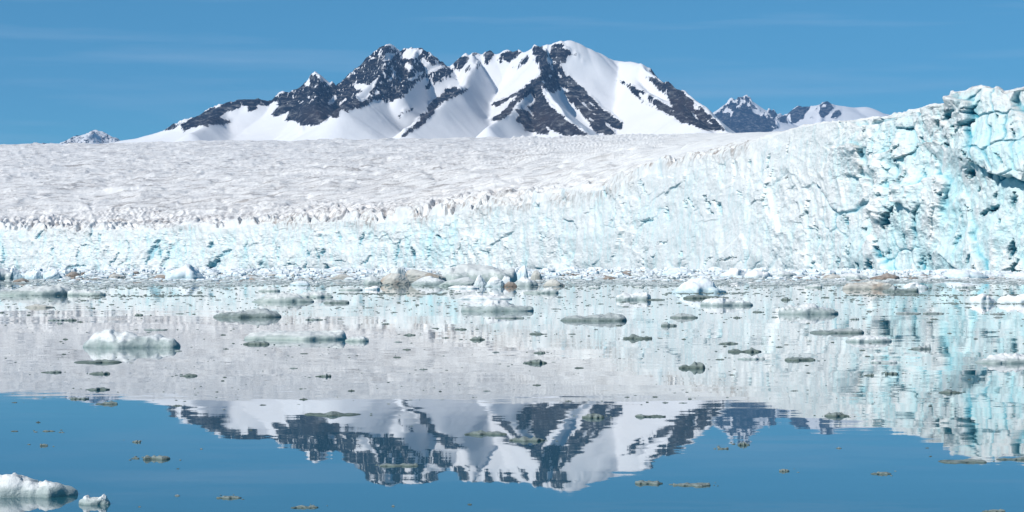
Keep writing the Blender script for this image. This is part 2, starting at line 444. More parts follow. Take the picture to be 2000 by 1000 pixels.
def terrain(name, label, x0, x1, dx, Y0, Y1, ny, zb, ridges, mask, seed, rough_amp, brown=None, base_amp=8.0):
    xs = np.arange(x0, x1, dx)
    Ys = np.linspace(Y0, Y1, ny)
    gx, gY = np.meshgrid(xs, Ys)
    gX = ray(gx, gY)
    # gently wandering coordinates so that slopes do not read as straight extrusions
    wx = gX + 60 * fbm(gX / 500, gY / 500, octv=3, seed=seed)
    wy = gY + 60 * fbm(gX / 500 + 40, gY / 500, octv=3, seed=seed + 5)
    acc = None; k = 9.0
    for rd in ridges:
        pts, Ls, rr = rd
        P = np.array([(ray(a, c), c, zat(b, c)) for a, b, c in pts])
        best = None
        for i in range(len(P) - 1):
            A, B = P[i], P[i + 1]
            ab = B[:2] - A[:2]; l2 = (ab ** 2).sum()
            t = np.clip(((wx - A[0]) * ab[0] + (wy - A[1]) * ab[1]) / l2, 0, 1)
            d = np.hypot(wx - A[0] - t * ab[0], wy - A[1] - t * ab[1])
            d = np.sqrt(d * d + rr * rr) - rr
            z = A[2] + (B[2] - A[2]) * t
            h = zb + (z - zb) * np.exp(-d / Ls)
            best = h if best is None else np.maximum(best, h)
        acc = best if acc is None else np.maximum(acc, best) + k * np.log1p(np.exp(-np.abs(acc - best) / k)) - 0
    Z = acc - 0.0
    py = HOR - (Z - CAMH) / gY * F
    rk = sample(mask, gx, py)
    s = 1.0
    nz = fbm(gX / 190, gY / 190, Z / 190, octv=5, seed=seed + 9, rough=0.55, ridged=True)
    soft = fbm(gX / 700, gY / 500, octv=4, seed=seed + 3)
    Z = Z + rough_amp * nz * (0.12 + 0.88 * np.clip(rk * 1.4, 0, 1)) + base_amp * soft
    py = HOR - (Z - CAMH) / gY * F
    qx = gx + 4.5 * fbm(gx / 22, py / 14, octv=5, seed=seed + 40, rough=.62)
    qy = py + 3.5 * fbm(gx / 22 + 7, py / 14, octv=5, seed=seed + 41, rough=.62)
    fleck = np.clip(fbm(gx / 7, py / 5, octv=4, seed=seed + 44, rough=.65, ridged=True) - .30, 0, 1) * 1.9
    up_ = np.clip((225 - py) / 60, .12, 1) * np.clip((930 - gx) / 60, .45, 1)
    at = {'rock': sample(mask, qx, qy) - fleck * up_}
    at['brown'] = np.zeros_like(Z) if brown is None else brown(gx, py)
    me = grid_mesh(name, np.stack([gX, gY, Z], -1), at, MAT_MTN)
    return add(name, me, 'structure', label)

SK = [(60,300,12000),(150,288,12400),(215,277,12600),(260,268,12600),(310,257,12500),(330,250,12450),(355,241,12400),(372,234,12400),(385,229,12400),(400,222,12400),(410,218,12400),(425,213,12400),(432,206,12400),(450,201,12400),(465,197,12400),(480,194,12400),(510,193,12450),(530,192,12450),(545,186,12450),(560,183,12450),(575,171,12400),(590,157,12400),(600,148,12400),(606,144,12400),(613,147,12450),(625,160,12500),(634,171,12600),(642,173,12600),(655,163,12550),(670,150,12550),(690,134,12500),(705,120,12500),(715,109,12500),(725,100,12500),(735,94,12500),(748,92,12500),(765,95,12600),(775,101,12700),(782,106,12700),(790,98,12650),(803,93,12600),(822,93,12600),(835,102,12600),(850,116,12600),(857,124,12700),(865,122,12700),(880,133,12800),(890,126,12800),(900,119,12800),(912,112,12800),(925,106,12800),(940,107,12800),(955,102,12800),(965,106,12800),(985,104,12800),(1000,107,12800),(1020,104,12700),(1030,99,12700),(1045,93,12600),(1060,89,12500),(1075,90,12500),(1090,86,12500)]
SKS = [(1090,86,12500),(1100,83,12500),(1110,80,12500),(1120,83,12500),(1140,93,12500),(1160,102,12550),(1175,112,12600),(1195,121,12600)]
SKT = [(1195,121,12600),(1215,123,12600),(1235,122,12500),(1255,127,12300)]
SKR = [(1255,127,12300),(1268,136,12200),(1285,149,12100),(1310,166,11900),(1340,192,11700),(1370,217,11500),(1395,240,11300),(1420,258,11100),(1450,275,10900)]
def brown_main(x, y):
    b = np.zeros_like(x)
    for cx, cy, rx, ry in ((990,215,55,30),(1040,235,90,35),(830,235,40,40),(640,225,60,22),(1330,215,80,45),(440,240,60,12),(1120,225,80,40),(730,205,50,12)):
        b = np.maximum(b, np.clip(1.25 - np.hypot((x - cx) / rx, (y - cy) / ry), 0, 1) )
    return np.clip(b * 1.2, 0, 1)
terrain('mountain', 'long snowy mountain with black rock crags and a pyramid shaped ridge behind the glacier',
        40, 1500, 1.35, 9300, 14600, 400, 425.0,
        [(SK, 620, 6), (SKS, 640, 90), (SKT, 400, 70), (SKR, 370, 10),
         ([(1062,92,12500),(1063,125,12150),(1058,160,11700),(1085,200,11150),(1120,238,10700),(1165,272,10300)], 330, 6),
         ([(1055,165,11650),(1020,195,11250),(985,225,10950),(960,248,10700)], 210, 14),
         ([(925,108,12750),(905,165,12100),(860,205,11600),(805,255,11100)], 330, 20),
         ([(606,146,12400),(610,185,11950),(620,215,11600),(640,240,11350)], 320, 10),
         ([(748,94,12500),(735,140,12000),(700,185,11600),(680,215,11300)], 380, 12),
         ([(815,96,12600),(790,140,12150),(770,180,11800)], 300, 12),
         ([(430,210,12400),(400,240,12000),(370,262,11700)], 300, 30),
         ([(1215,124,12600),(1260,170,12000),(1325,225,11400),(1375,258,11000)], 330, 50)],
        mk, 11, 30.0, brown_main)
terrain('mountain', 'dark blue rocky peak farther off, right of the long snowy mountain',
        1360, 1565, 1.3, 25000, 30500, 170, 1180.0,
        [([(1360,262,27500),(1395,230,27500),(1402,224,27500),(1410,226,27500),(1420,211,27500),(1432,198,27500),(1445,193,27500),(1455,194,27500),(1465,201,27500),(1485,214,27500),(1500,225,27600),(1505,220,27600),(1512,223,27600),(1515,228,27600),(1532,233,27700),(1560,250,27800)], 1100, 12),
         ([(1450,196,27500),(1440,230,27000),(1450,262,26600)], 600, 25), ([(1490,218,27500),(1510,245,27000)], 600, 25)], mk2, 31, 65.0)
terrain('mountain', 'small snow covered peak with two dark crags behind the high ice at right',
        1500, 1860, 1.5, 26000, 31500, 160, 1200.0,
        [([(1500,262,28500),(1525,240,28500),(1540,225,28500),(1555,214,28500),(1565,206,28500),(1580,209,28500),(1590,206,28500),(1600,204,28500),(1607,201,28500),(1613,198,28500),(1622,204,28500)], 850, 12),
         ([(1622,204,28500),(1640,207,28500),(1660,210,28600),(1682,209,28600),(1692,214,28600),(1720,222,28600),(1745,228,28600),(1790,238,28600),(1860,250,28600)], 1500, 110),
         ([(1610,203,28500),(1600,235,27800)], 500, 30)], mk2, 47, 30.0)
def lfm(x, y): return np.clip(0.25 + 0.0 * x, 0, 1)
mk3 = np.full((320, 2000), 0.36, np.float32)
mk3[:, :] += (np.abs(vnoise(*np.meshgrid(np.arange(2000) / 7.0, np.arange(320) / 5.0), seed=91)) * .28).astype(np.float32) - .08
terrain('mountain', 'tiny jagged snowy peak on the horizon at far left',
        40, 262, 1.1, 20500, 24500, 150, 860.0,
        [([(50,290,22500),(70,284,22500),(80,282,22500),(95,284,22500),(110,283,22500),(125,282,22500),(130,278,22500),(140,272,22500),(160,263,22500),(172,259,22500),(180,256,22500),(190,254,22500),(200,258,22500),(205,264,22500),(213,269,22500),(215,276,22500),(240,290,22500)], 700, 8),
         ([(185,256,22500),(170,275,21700)], 500, 20)], mk3, 63, 55.0)

# ------------------------------------------------------------------ glacier
crest = interp([(-220,452),(0,448),(60,452),(100,445),(150,453),(230,448),(300,450),(370,438),(450,448),(520,436),(600,438),(680,430),(740,438),(800,428),(870,420),(930,408),(1000,402),(1060,395),(1130,380),(1190,368),(1240,352),(1300,338),(1350,318),(1400,303),(1450,285),(1500,268),(1560,250),(1600,243),(1640,239),(1700,233),(1740,227),(1775,223),(1790,219),(1810,214),(1830,209),(1850,207),(1857,196),(1863,181),(1885,179),(1895,174),(1920,170),(1950,174),(1962,184),(1975,181),(2000,174),(2060,160),(2260,150)])
Dfr = interp([(-220,4500),(0,4050),(300,3760),(500,3450),(800,2860),(1000,2420),(1200,1900),(1400,1440),(1600,1180),(1750,1040),(1900,940),(2000,900),(2260,840)])
lean = interp([(-220,.15),(700,.2),(1000,.45),(1250,.75),(1450,.85),(1600,.55),(1750,.28),(2260,.3)])
horz = interp([(-220,284),(0,284),(230,282),(400,277),(700,273),(1000,271),(1200,266),(1400,262),(1440,262),(1500,258),(1560,251),(1600,246),(1700,238),(1760,231),(1850,214),(1900,185),(2000,182),(2260,165)])
Dfar = interp([(-220,9200),(1000,9000),(1300,7000),(1450,4300),(1600,2400),(1700,1800),(1800,1500),(2260,1400)])
GX = np.arange(-160, 2200, 1.4)
def sm(f, x, r=10):
    return sum(f(x + o) for o in (-r, -r / 2, 0, r / 2, r)) / 5
D0 = sm(Dfr, GX, 60); kx = (HOR - crest(GX)) / F; ln = sm(lean, GX, 60)
HC = (CAMH + kx * D0) / (1 - kx * ln)
DC = D0 + ln * HC
X0 = ray(GX, D0)
tx = np.gradient(X0); ty = np.gradient(D0); tl = np.hypot(tx, ty)
lat = 1.4 * D0 / F
arc = np.cumsum(lat + .12 * np.maximum(tl - lat, 0))
nx_, ny_ = ty / tl, -tx / tl          # outward (towards the water)
vx, vy = -(GX - 1000) / F, -np.ones_like(GX)
dxn, dyn = nx_ * .45 + vx * .55, ny_ * .45 + vy * .55
dl = np.hypot(dxn, dyn); dxn /= dl; dyn /= dl
NF, NT = 330, 250
v = np.linspace(0, 1, NF)[:, None]
zf = -1.5 + (HC[None] + 1.5) * v
sf = ln[None] * HC[None] * v ** 1.35
Yf = D0[None] + sf
t = (np.linspace(0, 1, NT + 1)[1:, None]) ** 1.25
Df = np.maximum(Dfar(GX), DC * 1.25)
yh = sm(horz, GX, 12)
right = np.clip((GX - 1480) / 120, 0, 1)
ycr = crest(GX)
ycS = sum(sm(crest, GX + o_, 60) for o_ in (-180, -120, -60, 0, 60, 120, 180)) / 7
ycS = ycS * (1 - right) + ycr * right
yt = ycS[None] + (yh[None] - ycS[None]) * t + (ycr - ycS)[None] * np.exp(-t / .10)
yt = yt + right[None] * (8.0 * np.sqrt(t))           # right of 1500 the brink itself is the skyline
Yt = 1.0 / (1 / DC[None] + (1 / Df[None] - 1 / DC[None]) * t)
zt = zat(yt, Yt)
Y = np.concatenate([Yf, Yt]); Zb = np.concatenate([zf, zt])
st_ = np.concatenate([np.zeros_like(Yf), Yt - DC[None]])      # metres behind the brink
PXc = np.broadcast_to(GX[None], Y.shape)
X = ray(PXc, Y)
PY = HOR - (Zb - CAMH) / Y * F
A = np.broadcast_to(arc[None], Y.shape)
Lc = Zb + st_ * 0.9
face = np.concatenate([np.ones(NF), np.zeros(NT)])[:, None] * np.ones_like(Y)
# 0 on the wall, 1 on the top, eased over the brink
over = np.clip((np.concatenate([(v * HC[None] - HC[None] + 10) / 20, 0.5 + Yt * 0 + (Yt - DC[None]) / 30]) ), 0, 1)
rgt = np.clip((PXc - 1560) / 200, 0, 1)
midr = np.exp(-((PXc - 1330) / 260.0) ** 2)
wA = A + 9 * fbm(A / 40, Lc / 40, octv=5, seed=101, rough=.6); wL = Lc + 9 * fbm(A / 40 + 9, Lc / 40, octv=5, seed=102, rough=.6)
tall = 1.9 - .6 * rgt                       # cells taller than wide
b1, e1, h1 = facets(wA / 26, wL / (26 * tall), seed=201, tilt=1.2)
b2, e2, h2 = facets(wA / 10, wL / (10 * tall), seed=202, tilt=1.3)
b3, e3, h3 = facets(wA / 4.2, wL / (4.2 * 1.5), seed=203, tilt=1.3)
fl = fbm(A / 11 + .5 * vnoise(A / 30, Lc / 30, seed=306), Lc / 42, octv=4, seed=301, rough=.6, rot=0.0, ridged=True)
fr = fbm(A / 6, Lc / 7, octv=4, seed=302, rough=.6)
calm = 1 - .55 * midr
rub = np.clip(vnoise(A / 38 + Lc / 80, Lc / 38, seed=303) * 1.3 + .45, .12, 1)       # rubbly against slabby parts
fd = fbm(A / 24, Lc / 38, octv=5, seed=304, rough=.55)
def bl(a, n):
    k = np.ones(n) / n
    for ax in (0, 1):
        a = sum(np.roll(a, i - n // 2, ax) for i in range(n)) / n
    return a
b1 = bl(b1, 3)
sl_ = fbm(A / 9, Lc / 9, octv=5, seed=305, rough=.62, ridged=True)
disp = b1 * (2.2 + 4.2 * rgt) * calm + b2 * (1.2 + 2.2 * rgt) * rub + b3 * (.45 + .5 * rgt) * rub + fl * (3.4 - 1.0 * rgt) * calm + fd * 3.4 * calm + (1 - .45 * midr) * (fr * (.8 + .8 * rub) + sl_ * (.9 + .9 * rub) * (.6 + .5 * rgt))
# narrow open fractures between the big blocks
gate = np.clip(vnoise(A / 30, Lc / 30, seed=401) * 2.2 - .75, 0, 1)
crk = np.exp(-(e1 / .05) ** 2) * gate * (.25 + .75 * rgt)
gate2 = np.clip(vnoise(A / 22, Lc / 22, seed=402) * 2.4 - .55, 0, 1)
crk2 = np.exp(-(e2 / .065) ** 2) * gate2 * (.35 + .35 * rgt)
wall = np.clip(1 - over * 1.1, 0, 1)
disp = disp - 3.2 * crk - (2.2 + .4 * rgt) * crk2
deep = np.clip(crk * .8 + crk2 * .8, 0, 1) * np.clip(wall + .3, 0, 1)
# the openings and recesses one can point at: x0, y0, x1, y1, half width in photo pixels, strength
GASH = [(1850,234,1874,218,6,1),(1874,258,1904,234,5.5,1.3),(1834,258,1838,238,2.6,.8),(1798,266,1803,280,2.6,.9),(1892,218,1918,198,2,.7),(1854,264,1858,272,2.5,.8),(1844,282,1862,286,3.5,1.1),(1864,248,1872,246,2.5,.8),(1892,294,1908,312,2.6,1),(1884,310,1890,318,2.8,1),(1908,310,1930,326,1.8,.7),(1892,348,1902,330,6,1.1),(1748,298,1764,282,1.8,.6),(1754,316,1758,308,3,.7),(1712,304,1718,288,3,.6),(1740,340,1742,330,2.4,.7),(1766,348,1774,356,4.5,1),(1954,232,1955,222,2.2,.9),(1990,256,1997,269,3.4,1.1),(1987,242,1992,246,2,.7),
 (1736,447,1744,421,5,1.3),(1746,405,1757,419,2.2,1.2),(1735,380,1740,386,2.4,.6),(1717,476,1727,467,2,.7),(1723,482,1730,503,3,.9),(1713,532,1717,514,4.5,1),(1799,532,1801,501,4,.6),(1812,497,1815,510,2.6,.8),(1907,372,1910,364,2.6,1),(1939,389,1946,377,3.6,1.1),(1912,419,1930,410,5,.9),(1930,414,1946,402,6,1.1),(1979,407,1982,375,3.6,.9),(1971,502,1975,470,6,1.4),(1970,534,1988,510,5,1.3),(1893,514,1902,501,4,.8),(1916,528,1915,518,1.8,.8),(1836,373,1845,388,1.8,.8),(1885,400,1890,411,1.8,.7),(1952,430,1954,440,3,.7),(1834,350,1836,361,1.5,.6),(1750,354,1757,361,2,.6),
 (1592,430,1596,470,1.8,.8),(1576,410,1578,426,1.8,.7),(1688,446,1690,450,3,.9),(1655,420,1660,446,2.8,.8),(1680,510,1686,532,3.6,.9),(1709,530,1710,508,3.4,.8),(1444,374,1448,384,1.8,.5),(1400,404,1409,419,2.6,.9),(1533,350,1538,346,1.8,.8),(1378,380,1390,420,2.8,.9),(1395,392,1410,415,3.4,.9),(1345,383,1356,405,1.8,.7),(1340,392,1340,405,2.6,.8),(1300,405,1304,430,2.4,.7),(1256,436,1277,428,3.4,.6),(1193,430,1197,436,2,.7),(1058,473,1067,464,2,.7),(1283,475,1305,472,1.6,.6),(1330,510,1332,490,1.8,.6),(1375,516,1388,502,1.5,.6),(1400,510,1440,502,1.6,.7),(1046,398,1055,410,4,.6),(1098,380,1103,396,4,.6),(1178,366,1185,382,3,.6),(1246,348,1261,380,3,.6),(1282,330,1295,352,3,.5),
 (4,478,9,520,2.6,.8),(74,466,86,454,3,.6),(214,524,230,498,2.2,.7),(192,476,196,455,2.2,.5),(178,443,178,464,2.6,.8),(288,514,310,470,5,.7),(312,482,314,504,2.4,.9),(326,484,330,500,1.8,.7),(408,474,413,484,4.5,.9),(406,524,426,510,6,1.2),(425,505,450,488,3.6,.6),(120,526,165,519,2,.6),(600,501,606,492,4.5,1),(595,524,600,506,1.8,.7),(623,488,626,506,2.6,.8),(633,500,636,488,3.6,1),(637,518,644,532,3.6,1.2),(706,519,725,500,2,.7),(700,482,712,455,2.6,.7),(771,514,785,470,3.6,.8),(811,522,810,484,3.4,1),(856,462,866,467,3.6,1),(885,510,886,496,2,.7),(553,517,577,517,1.5,.6),(655,508,678,510,1.5,.7),(100,500,103,480,1.6,.5),(150,510,153,486,1.6,.5),(248,470,252,492,1.8,.5),(358,470,360,500,1.8,.4),(478,500,482,470,2,.5),(540,480,545,505,1.8,.5),(662,455,668,470,3,.6),(930,490,936,470,1.8,.4),(838,500,842,478,1.8,.6),(1500,330,1505,300,2,.4),(1540,300,1542,278,1.6,.5),(1465,330,1468,312,1.8,.5),(1700,262,1702,245,1.8,.6),(1720,258,1721,240,1.6,.7),(1745,290,1740,270,2,.5),(1660,500,1664,478,2.6,.7),(1640,520,1643,500,2,.6),(1740,500,1745,486,2.6,.7),(1770,470,1776,455,2,.5),(1860,480,1870,460,4,.4),(1935,350,1940,330,3,.6),(1960,300,1975,318,3,.5),(1870,410,1873,425,3,.5),(1820,300,1826,315,2.4,.6),(1805,330,1808,345,2.4,.5)]
rowsel = slice(0, NF + 60)
gsc = (5.0 * np.maximum(D0, 900) / F)[None] * 2.2
jx = PXc[rowsel] + 6.5 * fbm(A[rowsel] / gsc, Lc[rowsel] / gsc, octv=4, seed=511, rough=.6)
jy = PY[rowsel] + 6.5 * fbm(A[rowsel] / gsc + 5, Lc[rowsel] / gsc, octv=4, seed=512, rough=.6)
gd = np.zeros_like(jx); gs = np.zeros_like(jx)
for x0, y0, x1, y1, wv, s in GASH:
    c0 = int(max(0, (min(x0, x1) - 30 + 160) / 1.4)); c1 = int((max(x0, x1) + 30 + 160) / 1.4)
    ax, ay = jx[:, c0:c1] - x0, jy[:, c0:c1] - y0
    ux, uy = x1 - x0, y1 - y0; l2 = ux * ux + uy * uy + 1e-6
    tt = np.clip((ax * ux + ay * uy) / l2, 0, 1)
    d = np.hypot(ax - tt * ux, ay - tt * uy)
    ww = wv * (1.0 - .65 * np.abs(2 * tt - 1)) * 1.1
    e = np.exp(-(d / ww) ** 4)
    mpp = DC[min(len(DC) - 1, int((x0 + 160) / 1.4))] / F
    gd[:, c0:c1] = np.maximum(gd[:, c0:c1], e * s * (4.0 + 1.3 * wv * mpp))
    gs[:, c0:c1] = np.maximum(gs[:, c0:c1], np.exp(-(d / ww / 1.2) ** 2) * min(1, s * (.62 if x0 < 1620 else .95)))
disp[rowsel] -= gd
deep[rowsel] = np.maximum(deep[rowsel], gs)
# cap overhang below the crest at the right hand tower, rounded big bulge beneath it
for cx, cy, rx, ry, am in ((1870,196,22,12,5),(1925,300,38,34,6),(1770,290,20,40,3),(1690,300,40,50,3),(1860,440,60,60,-3),(1930,480,30,40,2),(1700,500,40,40,2),(1800,400,50,60,3),(1620,400,60,60,2),(1180,460,90,50,2),(640,500,60,30,2),(345,490,25,30,-3)):
    disp += am * np.exp(-((PXc - cx) / rx) ** 2 - ((PY - cy) / ry) ** 2)
# foot of the wall: notch and rounded toes
disp += 2.0 * np.exp(-(Zb / 5.0) ** 2) * (vnoise(A / 12, A * 0, seed=77)) * 1.5
# ---- relief of the top
sx, sy = X, Y
aniso = 3.0
wX = X + 14 * fbm(X / 90, Y / 90, octv=2, seed=610); wY = Y + 26 * fbm(X / 90, Y / 90 + 4, octv=2, seed=611)
ser1, es1, _ = facets(wX / 22 + wY / 120, wY / 95, seed=601, tilt=1.5)
ser2, es2, _ = facets(wX / 10 + wY / 70, wY / 60, seed=602, tilt=1.5)
ser1 = bl(ser1, 3); ser2 = bl(ser2, 3)
fin = np.abs(np.mod((wX * .97 + wY * .12) / 11.0 + 1.2 * vnoise(wX / 60, wY / 60, seed=620), 1) - .5) * 2
rg = fbm(wX / 50, wY / 110, octv=3, seed=603, rough=.6, ridged=True)
rg2 = fbm(wX / 140, wY / 230, octv=3, seed=604, rough=.62, ridged=True)
near = np.exp(-(st_ / 300.0) ** 1.4) * np.clip(.95 + .9 * vnoise(A / 130, Lc / 260, seed=640), .35, 1.6)
patch = np.clip(vnoise(wX / 120, wY / 160, seed=605) * 1.6 + .55, 0, 1)
top = near * (ser1 * 5.5 + ser2 * 5.0 + (.35 + .65 * patch) * (fin - .5) * 9.0 + rg * 7.0 + fbm(wX / 17 + wY / 160, wY / 70, octv=3, seed=630, ridged=True, rot=0.0) * 6.0 + 3.0) * (1 - .86 * np.clip((PXc - 1150) / 330, 0, 1))
top = 15 * np.tanh(top / 15)
far = 1 - np.exp(-(st_ / 260.0) ** 2)
crv, ecv, hcv = facets(wX / 75, wY / 150, seed=606, tilt=.9)
crv = bl(crv, 5); ecv = bl(ecv, 5)
top = top + far * (rg2 * 9.0 + fbm(wX / 110, wY / 95, octv=2, seed=660, ridged=True) * 4.0 + crv * 3.6 + np.clip(.2 - ecv, 0, .2) * -14) * (1 - .8 * np.clip((PXc - 1250) / 250, 0, 1))
top = top * np.clip(st_ / 18 + .25, 0, 1)
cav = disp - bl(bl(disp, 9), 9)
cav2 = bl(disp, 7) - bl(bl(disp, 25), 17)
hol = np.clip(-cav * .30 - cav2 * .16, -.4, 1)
P = np.stack([X, Y, Zb], -1).astype(np.float64)
wv_ = (1 - over)
P[..., 0] += disp * dxn[None] * (wv_ + .25 * over)
P[..., 1] += disp * dyn[None] * (wv_ + .25 * over)
P[..., 2] += top * over + over * (1 - .6 * np.exp(-((PXc - 1540) / 130.0) ** 2)) * (b1 * 1.6 + b2 * 1.1 + b3 * .5) * np.exp(-st_ / 60) * (1 - .35 * rgt)
cyan = .10 + .32 * rgt + .16 * np.clip(h1 - .45, 0, 1) * 2 + .10 * (h2 - .5) - .35 * over - .10 * midr
for cx, cy, rx, ry, am in ((840,480,80,38,.35),(300,490,40,30,.22),(430,505,45,22,.22),(1265,425,50,28,.22),(1460,430,80,60,.10),(1940,300,45,40,.30),(1870,440,45,60,.28),(1820,510,60,30,.28),(1690,520,30,40,.30),(1940,420,45,50,.28),(1960,200,50,20,-.2),(1760,400,60,110,.08),(1820,420,25,70,-.25),(1600,380,60,70,-.10),(1550,450,60,50,.16),(150,470,60,25,-.06),(600,480,70,30,.10),(1900,250,30,30,.18)):
    cyan = cyan + am * np.exp(-((PXc - cx) / rx) ** 2 - ((PY - cy) / ry) ** 2)
ta = np.clip(st_ / 160, 0, 1) * (1 - .8 * np.clip((PXc - 900) / 500, 0, 1))
dirt = np.clip(np.exp(-((Zb - HC[None] * .97 - 1) / 9.0) ** 2) * (1 - .0 * st_) * .55 + near * over * .55, 0, 1) * (1 - .45 * rgt)
dirt = dirt * np.clip(vnoise(A / 30, Lc / 30, seed=801) * 1.4 + .5, 0, 1)
cyan = cyan + hol * (1 - over) * (.42 + .45 * rgt)  # colour follows the relief: hollows of the wall more cyan, bulges whiter
deep = np.clip(deep + np.clip(hol * 1.3 - .42, 0, .75) * rgt * (1 - over), 0, 1)  # towards the right the stronger hollows also turn dark blue
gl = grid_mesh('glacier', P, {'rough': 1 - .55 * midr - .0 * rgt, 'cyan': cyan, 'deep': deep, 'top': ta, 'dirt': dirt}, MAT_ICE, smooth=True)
# crisp edges where blocks break
glo = add('glacier', gl, 'structure', 'wide crevassed glacier ending in a white and turquoise ice cliff at the water')

# ------------------------------------------------------------------ water
def sheet(name, x0, x1, y0, y1, z, mat):
    V = np.array([(x0, y0, z), (x1, y0, z), (x1, y1, z), (x0, y1, z)], float)
    return add(name, poly_mesh(name, V, np.array([[0, 1, 2, 3]]), mat), 'structure')
sheet('water', -9000, 9000, -600, 9500, 0.0, MAT_WATER)

# ------------------------------------------------------------------ air
def box_mesh(name, x0, x1, y0, y1, z0, z1, mat):
    V = np.array([(x, y, z) for z in (z0, z1) for y in (y0, y1) for x in (x0, x1)], float)
    Q = np.array([[0, 2, 3, 1], [4, 5, 7, 6], [0, 1, 5, 4], [2, 6, 7, 3], [0, 4, 6, 2], [1, 3, 7, 5]])
    return poly_mesh(name, V, Q, mat)
add('haze', box_mesh('haze', -11000, 11000, -1500, 34000, -6, 2700, hm), 'stuff')
# ------------------------------------------------------------------ floating ice
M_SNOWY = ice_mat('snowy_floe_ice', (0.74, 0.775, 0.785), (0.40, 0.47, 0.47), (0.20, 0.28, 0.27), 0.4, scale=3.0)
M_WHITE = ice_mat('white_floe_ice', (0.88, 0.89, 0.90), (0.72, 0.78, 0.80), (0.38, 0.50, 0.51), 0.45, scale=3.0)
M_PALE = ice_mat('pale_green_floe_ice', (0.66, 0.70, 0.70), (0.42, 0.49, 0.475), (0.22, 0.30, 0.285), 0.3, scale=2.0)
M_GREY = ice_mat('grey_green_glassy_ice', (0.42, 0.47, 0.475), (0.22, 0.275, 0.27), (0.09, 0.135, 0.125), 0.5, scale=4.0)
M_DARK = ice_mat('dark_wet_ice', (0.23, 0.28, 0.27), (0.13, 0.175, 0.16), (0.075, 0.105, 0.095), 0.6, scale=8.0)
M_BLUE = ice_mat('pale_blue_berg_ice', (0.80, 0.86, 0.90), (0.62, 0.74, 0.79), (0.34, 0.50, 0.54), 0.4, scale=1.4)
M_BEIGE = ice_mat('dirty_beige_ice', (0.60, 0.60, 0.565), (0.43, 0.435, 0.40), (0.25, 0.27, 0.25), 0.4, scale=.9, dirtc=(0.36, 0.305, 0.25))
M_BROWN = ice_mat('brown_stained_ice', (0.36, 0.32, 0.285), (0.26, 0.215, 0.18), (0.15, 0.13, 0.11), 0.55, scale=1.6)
for mt_ in (M_SNOWY, M_WHITE, M_PALE, M_BLUE, M_BEIGE):
    b_ = mt_.node_tree.nodes['Principled BSDF']

